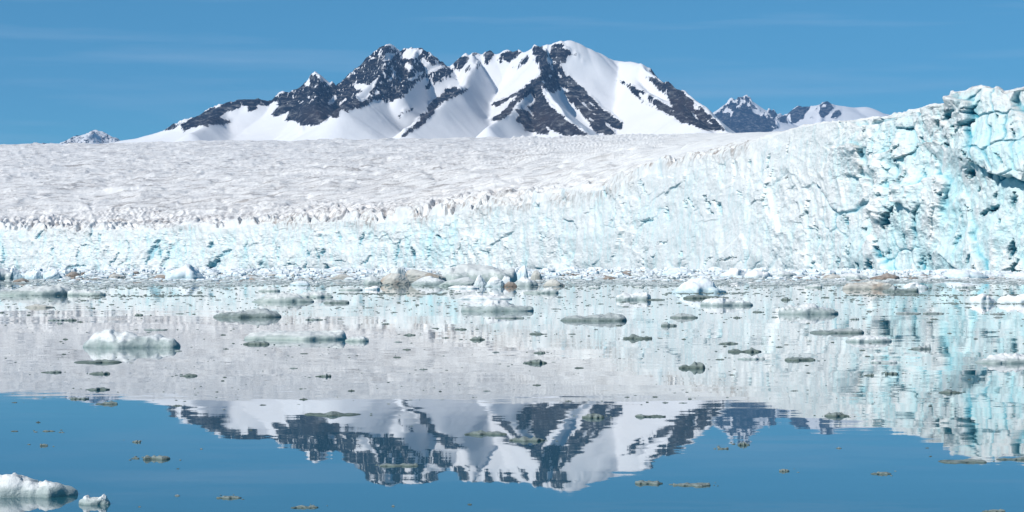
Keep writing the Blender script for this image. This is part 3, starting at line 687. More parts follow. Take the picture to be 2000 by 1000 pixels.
def floe_mesh(name, wid, prof, thick, depth, mat, seed, nx=56, ny=26, lump=.12, flat=False):
    """prof: [(u, height in metres)]; stands on z = 0, spans x 0..wid, y 0..depth"""
    u = np.linspace(0, 1, nx)[None]; w = np.linspace(-1, 1, ny)[:, None]
    # denser rows near the waterline
    w = np.sin(w * math.pi / 2)
    pu = np.array([p_[0] for p_ in prof]); ph = np.array([p_[1] for p_ in prof])
    H = ph.max()
    fine_ = np.interp(np.linspace(0, 1, nx * 4), pu, ph)
    kk = np.ones(5) / 5; fine_ = np.convolve(np.pad(fine_, 2, 'edge'), kk, 'valid')
    uu = np.clip(u + .05 * vnoise(w * 1.7 + seed, w * 0 + seed) * (1 - np.abs(2 * u - 1)), 0, 1)
    top = np.interp(uu, np.linspace(0, 1, nx * 4), fine_)
    if nx < 30: top = top * (1 + .55 * vnoise(u * 10 + seed, w * 1.5, seed=seed + 31))
    foot = np.sqrt(np.clip(1 - (np.abs(2 * u - 1)) ** 3.0, 0, 1)) * (1 + .22 * vnoise(u * 5 + seed, u * 0 + np.sign(w) * 3, seed=seed))
    if nx < 30: foot = foot * (1 + .55 * vnoise(u * 8 + seed, np.sign(w) * 2 + u * 0, seed=seed + 8))
    foot = np.clip(foot, 0.02, 1.3)
    yc = .12 * vnoise(u * 3 + seed, u * 0 + 9, seed=seed + 3)
    X = u * wid + w * 0
    Yy = (w * foot * .5 + yc + .5) * depth
    crest_pos = .1
    shp = np.clip(1 - np.abs(w - crest_pos * (1 - w * w)) ** 2.6, 0, 1) ** .55
    Zz = top * (.18 + .82 * shp)
    sx_ = max(H * 2.2, wid / 9)
    f1, e_, _ = facets(X / sx_ + seed * 3.1, Yy / sx_, seed=seed, tilt=1.0)
    f2, e2_, _ = facets(X / sx_ * 2.7 + seed, Yy / sx_ * 2.7 + Zz / sx_ * 3, seed=seed + 9, tilt=1.0)
    nz_ = fbm(X / sx_ * 2, Yy / sx_ * 2, Zz / sx_ * 2, octv=5, seed=seed + 5, rough=.62) - .5 * np.abs(fbm(X / sx_ * 3.3, Yy / sx_ * 3.3, Zz / sx_ * 3.3, octv=4, seed=seed + 6, rough=.6))
    amp = H * lump * np.clip(shp * 1.6, 0, 1) * np.clip(top / H * 1.6, .15, 1)
    k3 = np.ones(3) / 3
    f1 = np.apply_along_axis(lambda q_: np.convolve(np.pad(q_, 1, 'edge'), k3, 'valid'), 1, f1)
    Zz = Zz + amp * (f1 * .55 + f2 * .4 + nz_ * 1.2)
    Zz = np.maximum(Zz, .02 * H)
    q3 = np.clip(Zz / H, 0, 1)
    Yy = Yy + H * lump * 2.2 * fbm(X / sx_ * 1.6, Zz / sx_ * 2.4, Yy / sx_, octv=4, seed=seed + 21) * np.clip(.35 + q3, 0, 1)
    X = X + H * lump * 1.0 * fbm(X / sx_ * 2.6, Zz / sx_ * 2.6 + 5, Yy / sx_ * 2, octv=3, seed=seed + 23) * (1 - np.abs(2 * u - 1) ** 4)
    inset = 1 - .10 * np.clip(Zz / H, 0, 1)
    Yy = (Yy - depth * .5) * inset + depth * .5
    # skirt under the water
    edge = (np.abs(w) > .999) * np.ones_like(u) > 0
    Zz = np.where(edge, -.12 * H - .01, Zz)
    Zz[:, 0] = -.12 * H - .01; Zz[:, -1] = -.12 * H - .01
    P_ = np.stack([X, Yy, Zz], -1)
    h_ = np.clip(Zz / H, -.2, 1.2)
    return grid_mesh(name, P_, {'h': h_}, mat)

def boulder_mesh(name, wid, prof, depth, mat, seed, nu=26, nv=13):
    """angular block: a polyhedron of random break planes, squeezed under the outline"""
    r = np.random.default_rng(seed)
    th = np.linspace(0, 2 * math.pi, nu)[None]; ph = np.linspace(-.35, math.pi / 2, nv)[:, None]
    D = np.stack([np.cos(ph) * np.cos(th), np.cos(ph) * np.sin(th), np.sin(ph) + 0 * th], -1)
    n_ = 17
    nn = r.normal(size=(n_, 3)); nn[:, 2] = np.abs(nn[:, 2]) * .9
    nn /= np.linalg.norm(nn, axis=1)[:, None]
    dd = r.uniform(.68, 1.0, n_)
    dots = np.clip(D @ nn.T, .12, None)
    rad = np.min(dd / dots, -1)
    rad = np.minimum(rad, 1.25)
    rad = rad * (1 + .13 * fbm(D[..., 0] * 2.6 + seed, D[..., 1] * 2.6, D[..., 2] * 2.6, octv=5, seed=seed, rough=.62) - .07 * np.abs(fbm(D[..., 0] * 5 + seed, D[..., 1] * 5, D[..., 2] * 5, octv=3, seed=seed + 1)))
    rad[:, -1] = rad[:, 0]; rad[-1, :] = rad[-1, :].mean()
    Q = D * rad[..., None]
    x_ = Q[..., 0]; x_ = (x_ - x_.min()) / (x_.max() - x_.min())
    pu = np.array([p_[0] for p_ in prof]); phh = np.array([p_[1] for p_ in prof]); H = phh.max()
    env = np.interp(x_, pu, phh) * .55 + H * .45
    z_ = Q[..., 2] / Q[..., 2].max()
    Zz = np.where(z_ > 0, z_ * env, z_ * H * .5)
    y_ = Q[..., 1]; y_ = (y_ - y_.min()) / (y_.max() - y_.min())
    P_ = np.stack([x_ * wid, y_ * depth, Zz], -1)
    return grid_mesh(name, P_, {'h': np.clip(Zz / H, -.2, 1.2)}, mat, smooth=False)

def floe(name, x0, x1, yw, hs, mat, label, cat='ice floe', depth=None, group=None, lump=.12, seed=None, nx=56, ny=26, facet=False):
    d = dist_w(yw); s = d / F
    if isinstance(hs, (int, float)):
        hs = [(0, hs * .25), (.15, hs * .8), (.4, hs), (.7, hs * .85), (.9, hs * .6), (1, hs * .2)]
    elif not isinstance(hs[0], tuple):
        hs = [(i / (len(hs) - 1), h_) for i, h_ in enumerate(hs)]
    prof = [(a_, max(.3, b_ * (.88 if 575 < yw < 720 else 1)) * s) for a_, b_ in hs]
    wid = (x1 - x0) * s
    seed = seed if seed is not None else int(x0 * 7 + yw * 3) % 997
    dep = depth * wid if depth else min(wid * .55, wid * .3 + 2.0)
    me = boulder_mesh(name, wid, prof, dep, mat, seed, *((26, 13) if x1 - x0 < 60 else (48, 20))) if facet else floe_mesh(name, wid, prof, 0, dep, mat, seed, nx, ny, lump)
    return add(name, me, None, label, cat, group, loc=(ray(x0, d), d, 0))

FL = [
 # x0, x1, waterline, profile(px), material, label, short name for neighbours
 (-60,144,971,[(0,22),(.29,49),(.38,45),(.44,40),(.56,33),(.65,28),(.78,23),(.92,19),(.98,12),(1,3)],M_SNOWY,'large white ice chunk with a long tapering grey tongue, cut by the bottom left corner','iceberg','the corner ice chunk'),
 (150,213,986,[(0,5),(.12,12),(.3,17),(.4,12),(.65,11),(.78,20),(.88,16),(.93,8),(1,3)],M_SNOWY,'small grey ice lump with two white knobs, beside the large chunk at bottom left','ice floe','the two-knobbed lump'),
 (152,347,679,[(0,4),(.05,14),(.09,24),(.16,33),(.23,38),(.3,34),(.39,24),(.45,28),(.52,25),(.62,23),(.76,29),(.84,18),(.94,13),(1,3)],M_SNOWY,'large grey-green floe topped with lumpy white snow on calm water, left half of the picture','ice floe','the large snow-topped floe'),
 (412,547,620,[(0,3),(.1,8),(.3,10),(.42,13),(.5,15),(.75,17),(.9,13),(1,3)],M_GREY,'dark grey-green flat floe thicker at its right end with a pale dusting on top','ice floe','the dark thick-ended floe'),
 (470,674,664,[(0,3),(.05,12),(.15,17),(.4,16),(.6,18),(.8,16),(.95,17),(1,5)],M_PALE,'long pale green low floe with a small one touching its right end','ice floe','the long pale green floe'),
 (672,720,667,[2,8,12,13,10,4],M_PALE,'small pale green floe touching the right end of a long low one','ice floe','the small pale green floe'),
 (-40,132,577,[(0,8),(.4,13),(.52,18),(.7,21),(.88,21),(.95,16),(1,6)],M_PALE,'long smooth whitish floe with a raised back, cut by the left edge of the picture','ice floe','the long whitish floe'),
 (128,204,577,[10,13,12,13,11,10,5],M_PALE,'flat whitish slab at the right end of the long smooth floe by the left edge','ice floe','the flat whitish slab'),
 (45,103,601,[1,4,8,6,4,1],M_BEIGE,'small low dirty-white floe under the long smooth one near the left edge','ice floe','the small dirty-white floe'),
 (488,612,590,[(0,2),(.15,9),(.3,14),(.5,21),(.68,19),(.82,9),(1,2)],M_PALE,'pale green and white peaked floe left of a smooth grey low one below the brash','ice floe','the pale peaked floe'),
 (578,650,581,[3,9,11,12,11,9,3],M_PALE,'smooth pale grey floe just behind the right shoulder of a pale green peaked one','ice floe','the smooth pale grey floe'),
 (630,682,592,[2,7,8,6,7,7,3],M_GREY,'small dark grey-green two-humped floe right of the pale green peaked one','ice floe','the two-humped floe'),
 (503,546,569,[2,6,7,6,3],M_PALE,'tiny pale floe at the front edge of the brash above the pale peaked floe','ice floe',None),
 (711,742,566,[3,6,7,4],M_WHITE,'tiny white floe below the left end of the brown-stained ice heap','ice floe',None),
 (660,708,567,[2,5,6,5,3],M_PALE,'tiny flat pale floe lower left of the brown-stained ice heap','ice floe',None),
 (874,936,564,[2,5,6,6,5,5,3],M_WHITE,'thin white slab floating just in front of the long dirty ice heap','ice floe','the thin white slab'),
 (890,1001,585,[1,5,9,9,8,9,7,6,3],M_WHITE,'low white floe between the ice heap and the white peaked floe','ice floe','the low white floe'),
 (899,1044,608,[(0,7),(.05,12),(.1,13),(.15,9),(.28,8),(.33,18),(.38,26),(.5,24),(.6,23),(.7,17),(.8,11),(.95,9),(1,4)],M_SNOWY,'white peaked floe with grey wings at both ends, in the middle of the picture','ice floe','the white peaked floe'),
 (1022,1092,573,[2,4,5,6,10,9,3],M_PALE,'low pale floe rising at its right end, below the small brown slab','ice floe','the low pale floe'),
 (1094,1227,627,[(0,1),(.1,9),(.2,11),(.33,8),(.5,13),(.62,12),(.8,13),(.93,11),(1,2)],M_GREY,'glassy grey-green floe with a narrow waist between two long lobes','ice floe','the waisted glassy floe'),
 (1203,1273,586,[5,13,15,14,16,15,16,9],M_SNOWY,'glassy lumpy block floe with a snow-white top, right of centre','ice floe','the glassy block floe'),
 (1313,1423,572,[3,10,18,24,26,25,19,10,3],M_BLUE,'pale blue dome of ice standing just off the brash, right of centre','iceberg','the pale blue dome'),
 (1335,1406,583,[2,6,7,7,6,5,5],M_DARK,'dark flat floe right in front of the pale blue dome of ice','ice floe','the dark flat floe'),
 (1370,1475,597,[(0,5),(.1,15),(.3,16),(.5,13),(.7,10),(.9,10),(1,2)],M_SNOWY,'pale grey slab floe with a blunt left end and pointed right end','ice floe','the blunt pale slab'),
 (1309,1365,621,[2,6,9,9,8,6,2],M_GREY,'small grey-green lens shaped floe below the blunt pale slab','ice floe','the lens shaped floe'),
 (1291,1323,637,[2,8,9,4,4,5,1],M_GREY,'tiny grey floe with one round knob at its left end','ice floe','the one-knobbed floe'),
 (1523,1644,614,[(0,7),(.07,15),(.12,11),(.16,17),(.24,18),(.28,14),(.4,22),(.5,28),(.58,28),(.68,20),(.8,14),(.92,10),(1,4)],M_SNOWY,'pinkish-white peaked floe with two small lumps at its left end and a grey foot','ice floe','the pinkish peaked floe'),
 (1585,1693,651,[(0,2),(.2,5),(.4,5),(.5,8),(.7,10),(.92,9),(1,2)],M_GREY,'dark grey flat floe drawn out thin to the left, above a lighter grey one','ice floe','the drawn-out dark floe'),
 (1655,1747,668,[2,10,13,14,12,11,3],M_SNOWY,'light grey oval floe tucked under the dark drawn-out one','ice floe','the light grey oval floe'),
 (1648,1757,565,[5,9,10,12,14,15,13,11,4],M_BEIGE,'long dirty white floe with a brownish foot at the edge of the brash at right','ice floe','the long dirty floe'),
 (1765,1816,564,[3,10,14,12,7,3],M_WHITE,'white mound of ice just right of the long dirty floe','ice floe','the white mound'),
 (1726,1797,570,[(0,2),(.2,5),(.26,13),(.32,5),(.6,5),(.9,9),(1,6)],M_GREY,'grey flat floe with one small upright spike, in front of the white mound','ice floe','the spiked grey floe'),
 (1897,1951,593,[7,16,21,21,17,12,3],M_WHITE,'smooth white dome of ice left of a lumpy white one near the right edge','ice floe','the smooth white dome'),
 (1951,2060,593,[4,14,20,15,19,20,18,20,12],M_WHITE,'lumpy white floe cut by the right edge, right of a smooth white dome','ice floe','the lumpy white floe'),
 (1912,2060,710,[(0,3),(.12,9),(.25,16),(.36,20),(.5,18),(.65,20),(.8,16),(1,8)],M_SNOWY,'glassy grey floe with frosty white top, halfway down at the right edge','ice floe','the frosty floe at the right edge'),
 # in the belt of brash below the cliff
 (-30,22,548,[12,26,24,20,14],M_SNOWY,'grey-white ice boulder in the brash, cut by the left edge','iceberg',None),
 (4,46,546,[10,20,28,26,18,14],M_BLUE,'bluish rounded ice boulder second from the left edge in the brash','iceberg',None),
 (40,82,546,[14,20,17,20,14,8],M_BLUE,'pale blue lumpy ice block between a taller boulder and another block at far left','iceberg',None),
 (74,124,546,[10,20,17,22,15,10],M_BLUE,'pale blue lumpy ice block left of the brown ice hump at far left','iceberg',None),
 (18,58,551,[2,6,8,7,3],M_BROWN,'flat brownish ice cake in front of the bluish boulders at far left','iceberg',None),
 (121,160,542,[2,8,12,10,7,3],M_BROWN,'grey-brown ice hump in the brash just right of the bluish blocks','iceberg',None),
 (107,125,533,[2,4,4,2],M_BROWN,'small dark brown flat ice piece at the cliff foot above the brown hump','iceberg',None),
 (205,244,545,[3,8,11,10,7,3],M_BEIGE,'rounded beige ice hump in the brash between the brown hump and the big pale pyramid','iceberg',None),
 (160,176,550,[2,4,3],M_BROWN,'tiny reddish brown ice piece right of the grey-brown hump','iceberg',None),
 (290,332,546,[4,7,10,9,6,3],M_BROWN,'low grey-brown ice hump at the left foot of the big pale blue pyramid','iceberg',None),
 (308,395,546,[(0,4),(.2,13),(.4,17),(.6,27),(.68,26),(.85,13),(1,2)],M_BLUE,'big pale blue ice pyramid in the brash, left part of the cliff','iceberg','the pale blue pyramid'),
 (402,430,532,[4,9,8,4],M_BLUE,'round pale turquoise ice lump at the mouth of the dark cliff cave','iceberg',None),
 (428,456,532,[4,9,8,6],M_BLUE,'turquoise ice lump just right of another one below the dark cliff cave','iceberg',None),
 (484,501,548,[2,7,5,2],M_BROWN,'small brown ice lump with a pointed top in the left part of the brash','iceberg',None),
 (520,552,540,[2,5,5,3],M_BEIGE,'flat tan ice piece behind the small pointed brown lump','iceberg',None),
 (563,606,557,[2,6,9,8,6,2],M_BLUE,'low blue-white ice cone at the front edge of the brash left of centre','iceberg',None),
 (565,578,542,[3,8,8,3],M_BEIGE,'small upright beige ice stub behind the low blue-white cone','iceberg',None),
 (601,612,547,[2,5,4,2],M_BROWN,'small pinkish brown ice lump right of the low blue-white cone','iceberg',None),
 (614,622,554,[1,5,1],M_WHITE,'tiny white ice pyramid at the front edge of the brash','iceberg',None),
 (634,700,546,[(0,2),(.2,7),(.4,10),(.55,12),(.8,10),(1,4)],M_BEIGE,'low heap of beige and brown ice left of the large stained ice heap','iceberg',None),
 (705,746,556,[5,13,18,15,9],M_PALE,'translucent greyish boulder at the left end of the stained ice heap','iceberg',None),
 (726,805,556,[(0,8),(.2,20),(.45,23),(.7,22),(.9,14),(1,6)],M_BEIGE,'large rounded ice boulder with a rusty brown stain at the left of the heap','iceberg','the rust-stained boulder'),
 (752,798,551,[10,26,31,31,26,16],M_PALE,'pale smooth ice block perched behind the rust-stained boulder','iceberg',None),
 (785,880,554,[(0,22),(.2,27),(.4,25),(.7,29),(1,30)],M_BEIGE,'murky grey-brown ice wall forming the left back of the heap','iceberg',None),
 (860,1012,553,[(0,24),(.15,31),(.35,36),(.6,35),(.75,29),(.95,26),(1,12)],M_PALE,'long murky green ice back rising behind the white slabs of the heap','iceberg',None),
 (802,872,557,[3,10,14,16,13,6],M_SNOWY,'grey and white rubble block low in the middle of the stained heap','iceberg',None),
 (848,930,559,[(0,3),(.3,7),(.6,13),(.8,19),(1,10)],M_PALE,'greenish sloping ice block left of the bright white slabs','iceberg',None),
 (923,952,559,[8,21,23,18,12],M_WHITE,'bright white ice slab, left one of a leaning pair in the heap','iceberg',None),
 (944,990,560,[(0,22),(.2,24),(.5,16),(.8,8),(1,2)],M_WHITE,'bright white ice slab sloping down to the right, right one of a leaning pair','iceberg',None),
 (975,1002,556,[12,20,14,16,9],M_WHITE,'jagged small white ice block just right of the leaning pair','iceberg',None),
 (1005,1033,549,[(0,29),(.1,32),(.9,31),(1,27)],M_BLUE,'pale blue cube of ice standing up at the right of the heap','iceberg','the pale blue cube'),
 (1032,1062,548,[10,23,21,12,7],M_BEIGE,'yellowish ice hump just right of the pale blue cube','iceberg',None),
 (984,1012,560,[2,9,12,10],M_BROWN,'dark brown wedge of ice in front of the heap below the pale blue cube','iceberg',None),
 (1002,1052,559,[5,13,18,14,10,4],M_SNOWY,'white and brownish ice block between the dark brown wedge and the pinkish slab','iceberg',None),
 (1054,1107,559,[(0,8),(.1,14),(.5,14),(.9,12),(1,4)],M_BEIGE,'long pinkish beige ice slab at the right end of the heap','iceberg',None),
 (1162,1175,534,[2,10,6,1],M_BROWN,'small pointed grey-brown ice pyramid at the cliff foot right of the heap','iceberg',None),
 (1119,1130,535,[2,4,2],M_BROWN,'tiny dark brown ice piece left of the pointed grey-brown pyramid','iceberg',None),
 (1210,1244,535,[1,4,7,4,1],M_BROWN,'flat tan ice cake with a raised middle at the cliff foot','iceberg',None),
 (1176,1205,545,[2,5,6,4],M_BROWN,'flat brown ice cake in the middle of the brash','iceberg',None),
 (1120,1142,545,[3,9,9,4],M_BLUE,'bluish ice lump in the brash above the glassy waisted floe','iceberg',None),
 (1286,1362,537,[2,7,9,14,12,8,3],M_BLUE,'low bluish ice mound at the cliff foot above the pale blue dome','iceberg',None),
 (1300,1322,545,[3,7,6,3],M_SNOWY,'small pinkish white lump in the brash left of the pale blue dome','iceberg',None),
 (1408,1462,542,[5,11,14,17,13,8],M_WHITE,'lumpy white ice mound in the brash right of the pale blue dome','iceberg',None),
 (1455,1512,543,[6,13,15,10,12,6],M_WHITE,'second lumpy white ice mound right of the pale blue dome, the broader one','iceberg',None),
 (1505,1560,541,[6,8,12,9,10,5],M_SNOWY,'greyish white rubble mound in the brash above the pinkish peaked floe','iceberg',None),
 (1608,1652,546,[4,9,11,8,5],M_BEIGE,'beige low mound in the brash left of a wider white one','iceberg',None),
 (1640,1700,546,[6,10,13,11,8,4],M_SNOWY,'wide dirty white mound in the brash behind the long dirty floe','iceberg',None),
 (1702,1762,546,[(0,3),(.4,9),(.55,12),(.8,9),(1,5)],M_BROWN,'grey-brown peaked ice mound in the brash at right','iceberg',None),
 (1705,1726,534,[2,6,3],M_WHITE,'tiny white ice tip right at the cliff foot','iceberg',None),
 (1815,1855,545,[2,5,9,7,3],M_WHITE,'small white ice wedge leaning on the left of the smooth pale blue mound','iceberg',None),
 (1846,1938,544,[(0,5),(.25,18),(.4,20),(.6,15),(.8,10),(1,3)],M_BLUE,'smooth pale blue mound of ice below the tallest part of the cliff','iceberg','the smooth pale blue mound'),
 (1973,2040,544,[2,7,11,9,4],M_WHITE,'white low mound in the brash at the right edge','iceberg',None),
 (1573,1607,562,[2,6,7,5],M_PALE,'small greyish floe at the front edge of the brash left of the long dirty floe','ice floe',None),
 (1868,1908,562,[3,7,6,5,2],M_SNOWY,'small greyish floe at the front edge of the brash under the smooth pale blue mound','ice floe',None),
 (1150,1172,563,[3,4,4,2],M_PALE,'tiny pale floe just off the brash right of the heap','ice floe',None),
 (1240,1258,562,[2,3,3,2],M_PALE,'tiny flat pale floe between the glassy block and the pale blue dome','ice floe',None),
]
LAND = []
for i, (x0, x1, yw, hs, mt, lab, *rest) in enumerate(FL):
    cat_, short = (rest + [None, None])[:2]
    inb = yw < 562
    floe('iceberg' if cat_ == 'iceberg' else 'ice_floe', x0, x1, yw, hs, mt, lab, cat_, lump=(.17 if inb else .25), facet=(cat_ == 'iceberg' and mt is not M_SNOWY and lab.find('mound') < 0 and lab.find('pyramid in') < 0 and lab.find('dome') < 0 and x1 - x0 < 110),
         nx=64 if x1 - x0 > 60 else 40, ny=30 if x1 - x0 > 60 else 20,
         depth=(.8 if inb else None), seed=17 * i + 3)
    if short: LAND.append(((x0 + x1) / 2, yw, short))

# smaller pieces one can still point at: x0, x1, waterline, height px, material
D_, G_, S_ = M_DARK, M_GREY, M_SNOWY
SM = [(1325,1380,720,[2,7,8,9,14,12,4],D_),(1422,1491,688,[4,7,6,6,11,6,3],D_),(1441,1497,702,[3,6,8,6,10,9,2],S_),(1533,1596,704,[3,9,8,7,7,6,3],D_),(1405,1444,672,[1,4,5,4,1],D_),(1611,1662,814,[2,8,10,10,6,1],D_),(1836,1883,768,[1,5,9,6,3,1],D_),(1701,1756,709,[5,9,5,5,6,3],S_),(1781,1820,682,[3,6,8,11,9],G_),(1525,1545,586,[1,6,6,1],D_),(1432,1447,621,[1,5,2],D_),(1687,1708,734,[1,2,4,4],D_),(1729,1756,731,[7,6,4,6,5,2],D_),(1935,1965,614,[1,4,5,1],G_),(1751,1801,613,[2,5,5,4,4,2],G_),(1804,1846,613,[6,6,4,5,4,2],G_),(1662,1679,624,[2,5,3],G_),
 (916,948,664,[1,6,8,8,5,1],D_),(1033,1070,653,[1,4,6,4,2,1],D_),(1021,1070,710,[2,6,8,10,8,1],D_),(1217,1276,662,[4,6,11,8,7,6,5],D_),(1042,1066,690,[2,5,5,2],D_),(787,812,655,[1,4,4,2],D_),(887,912,644,[2,4,4,2],D_),(965,1025,622,[2,5,4,6,5,5,2],G_),(472,526,673,[2,6,8,9,7,3],D_),(137,236,709,[(0,1),(.2,5),(.4,7),(.7,8),(.88,5),(1,1)],D_),(164,213,762,[1,4,7,5,3],D_),(184,229,790,[2,4,6,5],D_),(171,214,731,[2,4,6,6,2],D_),(348,385,735,[1,3,6,5,1],D_),(614,647,736,[1,3,6,4],D_),(262,279,616,[2,5,3],D_),(278,326,645,[2,4,3,3,3,1],G_),(94,129,626,[3,5,4,4],G_),(129,149,626,[2,5,5,1],D_),(595,631,625,[3,6,4,4,1],G_),(78,119,728,[1,3,4,4,3],D_),(135,173,780,[3,5,3,5,3],D_),
 (588,706,812,[(0,1),(.1,4),(.4,4),(.5,9),(.6,5),(.9,3),(1,1)],D_),(904,992,850,[1,5,8,7,6,5,2],D_),(1136,1182,817,[2,7,10,8,3],D_),(992,1066,862,[2,6,8,8,7,3],D_),(738,818,912,[3,6,5,3,6,5,3],D_),(1240,1297,946,[6,7,6,5,6,2],D_),(565,622,993,[1,3,6,3,5,1],D_),
 (1314,1391,950,[5,3,5,5,5,5,5],D_),(1240,1303,815,[1,8,4,4,4,3],D_),(1836,1932,904,[1,4,5,4,5,6,4],D_),(1948,2012,899,[1,4,3,5,6],D_),(1440,1466,870,[1,6,10,5,1],D_),(1522,1543,921,[4,5,4],D_),(1702,1744,927,[1,4,6,4,1],D_),(1920,1967,1001,[1,3,7,4,7,3],D_),(1402,1424,877,[4,2,4],D_),
 (276,331,898,[4,9,7,7,9,8,3],D_),(258,272,896,[2,3,2],D_),(420,472,974,[3,5,5,4,1],D_),(77,93,871,[5,5,2],D_),(257,275,864,[2,4,4],D_),(81,107,843,[1,3,2,1],D_),(1336,1346,615,[2,3,2],D_),(1470,1494,610,[2,4,3,1],D_),(1265,1300,586,[1,3,3,1],D_),(1383,1425,582,[1,3,2,2],D_)]
SMALL = []
used = set()
for i, (x0, x1, yw, hs, mt) in enumerate(SM):
    cx = (x0 + x1) / 2
    c = sorted(LAND, key=lambda l: math.hypot((l[0] - cx) / 1.6, (l[1] - yw) * 1.2))
    lab = None
    size = 'long thin' if (x1 - x0) > 70 else 'small' if (x1 - x0) > 28 else 'tiny'
    look = {M_DARK.name: 'dark green-grey', M_GREY.name: 'grey-green', M_SNOWY.name: 'frosty grey'}[mt.name]
    for a_ in c[:6]:
        dx, dy = cx - a_[0], yw - a_[1]
        v_ = 'below' if dy > 12 else 'above' if dy < -12 else 'beside'
        h_ = 'right' if dx > 45 else 'left' if dx < -45 else ''
        far_ = math.hypot(dx, dy)
        q_ = 'just ' if far_ < 90 else 'some way ' if far_ < 220 else 'far '
        where = q_ + (v_ + (' and to the ' + h_ + ' of' if h_ else '') if v_ != 'beside' else (h_ + ' of' if h_ else 'beside'))
        lab_ = f'{size} {look} ice piece {where} {a_[2]}'
        if lab_ not in used and len(lab_.split()) <= 16: lab = lab_; break
    lab = lab or f'{size} {look} ice piece at the right edge of the mirrored mountain'
    used.add(lab)
    floe('ice_fragment', x0, x1, yw, [h_ * .72 for h_ in hs] if not isinstance(hs[0], tuple) else [(a_, b_ * .72) for a_, b_ in hs], mt, lab, 'ice piece', None, None, .10, 900 + i * 7, 26, 10)
    SMALL.append((cx, yw))

# ---- scattered fragments nobody could tell apart: individuals sharing a label per stretch of water
TPL = []
for k in range(10):
    n_ = 14
    hs = np.clip(.5 + .5 * rng.random(7), 0, 1) * np.array([.2, .6, .9, 1, .9, .6, .2])
    prof = [(j / 6, .10 * h_) for j, h_ in enumerate(hs)]
    TPL.append(floe_mesh('ice_fragment', 1.0, prof, 0, .5, (M_DARK, M_DARK, M_GREY)[k % 3], 50 + k, 13, 7, .12))
def clear(x, y):
    for x0, x1, yw, *_ in FL + SM:
        if x0 - 8 < x < x1 + 8 and yw - 26 < y < yw + 3: return False
    return True
ZONES = [(562, 600, 170, 'thin dark ice fragment floating between the brash belt and the first floes', 'ice fragments near the brash belt', 5, 17),
         (600, 700, 95, 'thin dark ice fragment on the pale mirrored water among the floes', 'ice fragments among the floes', 5, 20),
         (700, 795, 40, 'thin dark ice fragment on the pale mirrored water below the floes', 'ice fragments below the floes', 6, 22),
         (800, 1000, 14, 'tiny dull green ice fragment on the deep blue water', 'ice fragments on the blue water', 6, 16)]
for ya, yb, cnt, lab, grp, wa, wb in ZONES:
    k = 0
    while k < cnt:
        x = rng.uniform(-20, 2020); y = ya + (yb - ya) * rng.random() ** (1.5 if ya < 700 else 1.1)
        if not clear(x, y): continue
        d = dist_w(y); wpx = wa + (wb - wa) * rng.random() ** 2.2
        o = bpy.data.objects.new('ice_fragment', TPL[rng.integers(10)]); COL.objects.link(o)
        s = wpx / F * d
        hp = rng.uniform(1.2, 2.4) * min(1, wpx / 9) * (1.25 if ya >= 600 else 1)
        o.location = (ray(x, d), d, 0)
        o.scale = (s, s * rng.uniform(.6, 1.3), hp / F * d / .1)
        o.rotation_euler = (0, 0, rng.uniform(-.35, .35))
        o['label'] = lab; o['category'] = 'ice piece'; o['group'] = grp
        k += 1

# ---- brash: countless pieces jammed in a belt under the cliff, and fine bits off its edge
def chunk(seed):
    r = np.random.default_rng(seed)
    n_ = 8
    an = np.sort(r.random(n_) * .5 + np.arange(n_)) / n_ * 2 * math.pi
    r0 = .5 * (.75 + .5 * r.random(n_)); r1 = r0 * (.5 + .35 * r.random(n_))
    z1 = .45 + .5 * r.random(n_)
    V = [(math.cos(a) * q, math.sin(a) * q, -.12) for a, q in zip(an, r0)] + [(math.cos(a) * q * .95, math.sin(a) * q * .95, .25 + .2 * r.random()) for a, q in zip(an, r0)]
    V += [(math.cos(a) * q, math.sin(a) * q, z) for a, q, z in zip(an, r1, z1)] + [(r.uniform(-.1, .1), r.uniform(-.1, .1), z1.max() * 1.02)]
    Fc = []
    for j in range(n_):
        k = (j + 1) % n_
        for o_ in (0, n_):
            Fc += [(o_ + j, o_ + k, o_ + n_ + k), (o_ + j, o_ + n_ + k, o_ + n_ + j)]
        Fc.append((2 * n_ + j, 2 * n_ + k, 3 * n_))
    return np.array(V), np.array(Fc)
CH = [chunk(s_) for s_ in range(12)]
def scatter(name, items, mat, label=None):
    Vs, Fs, hs, n0 = [], [], [], 0
    for x, yw, wpx, hpx in items:
        d = dist_w(yw); s = d / F
        V, Fc = CH[rng.integers(12)]
        a = rng.random() * 6.283
        q_ = wpx * s
        W_ = np.empty_like(V)
        W_[:, 0] = (V[:, 0] * math.cos(a) - V[:, 1] * math.sin(a)) * q_ + ray(x, d)
        W_[:, 1] = (V[:, 0] * math.sin(a) + V[:, 1] * math.cos(a)) * q_ * rng.uniform(.7, 1.3) + d
        W_[:, 2] = V[:, 2] * hpx * s
        Vs.append(W_); Fs.append(Fc + n0); n0 += len(V); hs.append(V[:, 2])
    me = poly_mesh(name, np.concatenate(Vs), np.concatenate(Fs), mat, False, {'h': np.concatenate(hs)})
    return add(name, me, 'stuff', label)
front = lambda x: 556 + 4 * math.sin(x / 170.0) + 5 * float(vnoise(np.array([x / 60.0]), np.array([3.3]), seed=5)[0]) - (3 if 1100 < x < 1600 else 0)
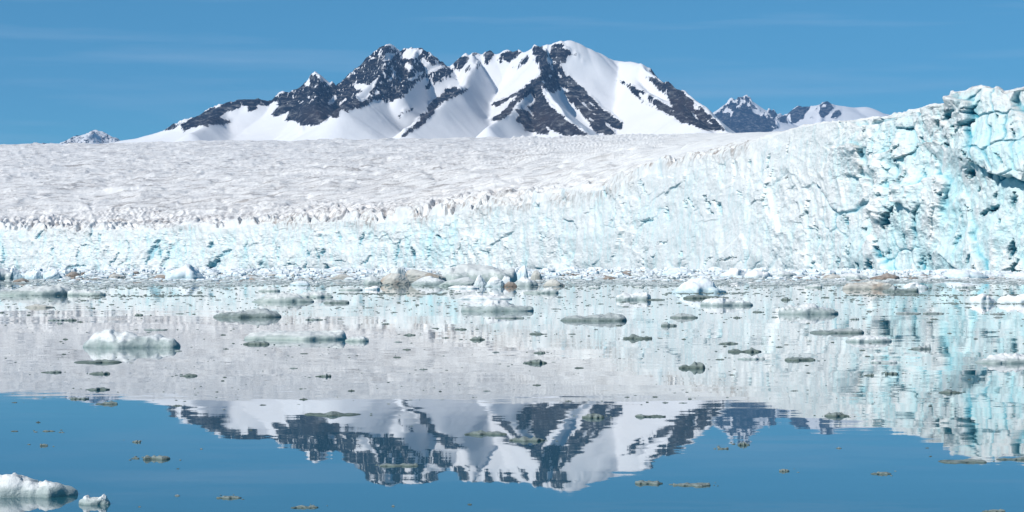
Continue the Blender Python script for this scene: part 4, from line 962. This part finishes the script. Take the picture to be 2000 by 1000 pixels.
def belt(n, wa, wb, ha, hb, ylo, pw, edge=0):
    out_ = []
    while len(out_) < n:
        x = rng.uniform(-60, 2060); yf = front(x) + edge
        ybase = max(529.5, HOR + F * CAMH / (np.interp(x, GX, D0) - 6) + .3)
        y = max(ybase, ylo) + (yf - max(ybase, ylo)) * rng.random() ** pw
        if y < ybase: continue
        wpx = wa + (wb - wa) * rng.random() ** 2.5
        k_ = np.clip((560 - y) / 25, .35, 1)
        out_.append((x, y, wpx, (ha + (hb - ha) * rng.random() ** 1.8) * k_ * min(1, .4 + wpx / wb)))
    return out_
scatter('brash_ice', belt(5200, 5, 22, 1.8, 6.5, 530, 1.15), M_SNOWY, 'belt of jammed white brash ice below the cliff')
scatter('brash_ice', belt(2600, 6, 28, 3.0, 11.0, 530, 2.2, -8), M_BLUE, 'pale blue brash ice heaped against the foot of the cliff')
scatter('brash_ice', belt(520, 6, 22, 1.8, 6.0, 533, 1.2, -5), M_BROWN, 'brown stained pieces scattered in the brash')
scatter('brash_ice', belt(9000, 3, 15, .6, 2.0, 538, .60, 4), M_GREY, 'dark wet brash slush along the front of the belt')
bits = []
for k in range(1500):
    x = rng.uniform(-30, 2030); y = 558 + 55 * rng.random() ** 2.6
    bits.append((x, y, 2 + 6 * rng.random() ** 2, .5 + .7 * rng.random()))
for k in range(420):
    x = rng.uniform(-30, 2030); y = 600 + 195 * rng.random() ** 1.3
    bits.append((x, y, 1.5 + 5 * rng.random() ** 2, .5 + .6 * rng.random()))
for yy, xa, xb in ((578,160,420),(577,1650,2000),(573,1300,1480),(574,660,900),(575,0,60),(593,1820,2000)):
    for k in range(int((xb - xa) * .5)):
        bits.append((rng.uniform(xa, xb), yy + rng.normal() * .8, 3 + 8 * rng.random() ** 2, .6 + .8 * rng.random()))
for x0, x1, yw, hs, mt in SM:
    for k in range(rng.integers(2, 7)):
        bits.append((rng.uniform(x0 - 22, x1 + 22), yw + rng.uniform(-3.5, 1.5) * (yw - 524) / 200, 2 + 7 * rng.random() ** 2, .7 + .9 * rng.random()))
scatter('ice_crumbs', bits, M_DARK, 'countless dark ice crumbs dotting the calm water')
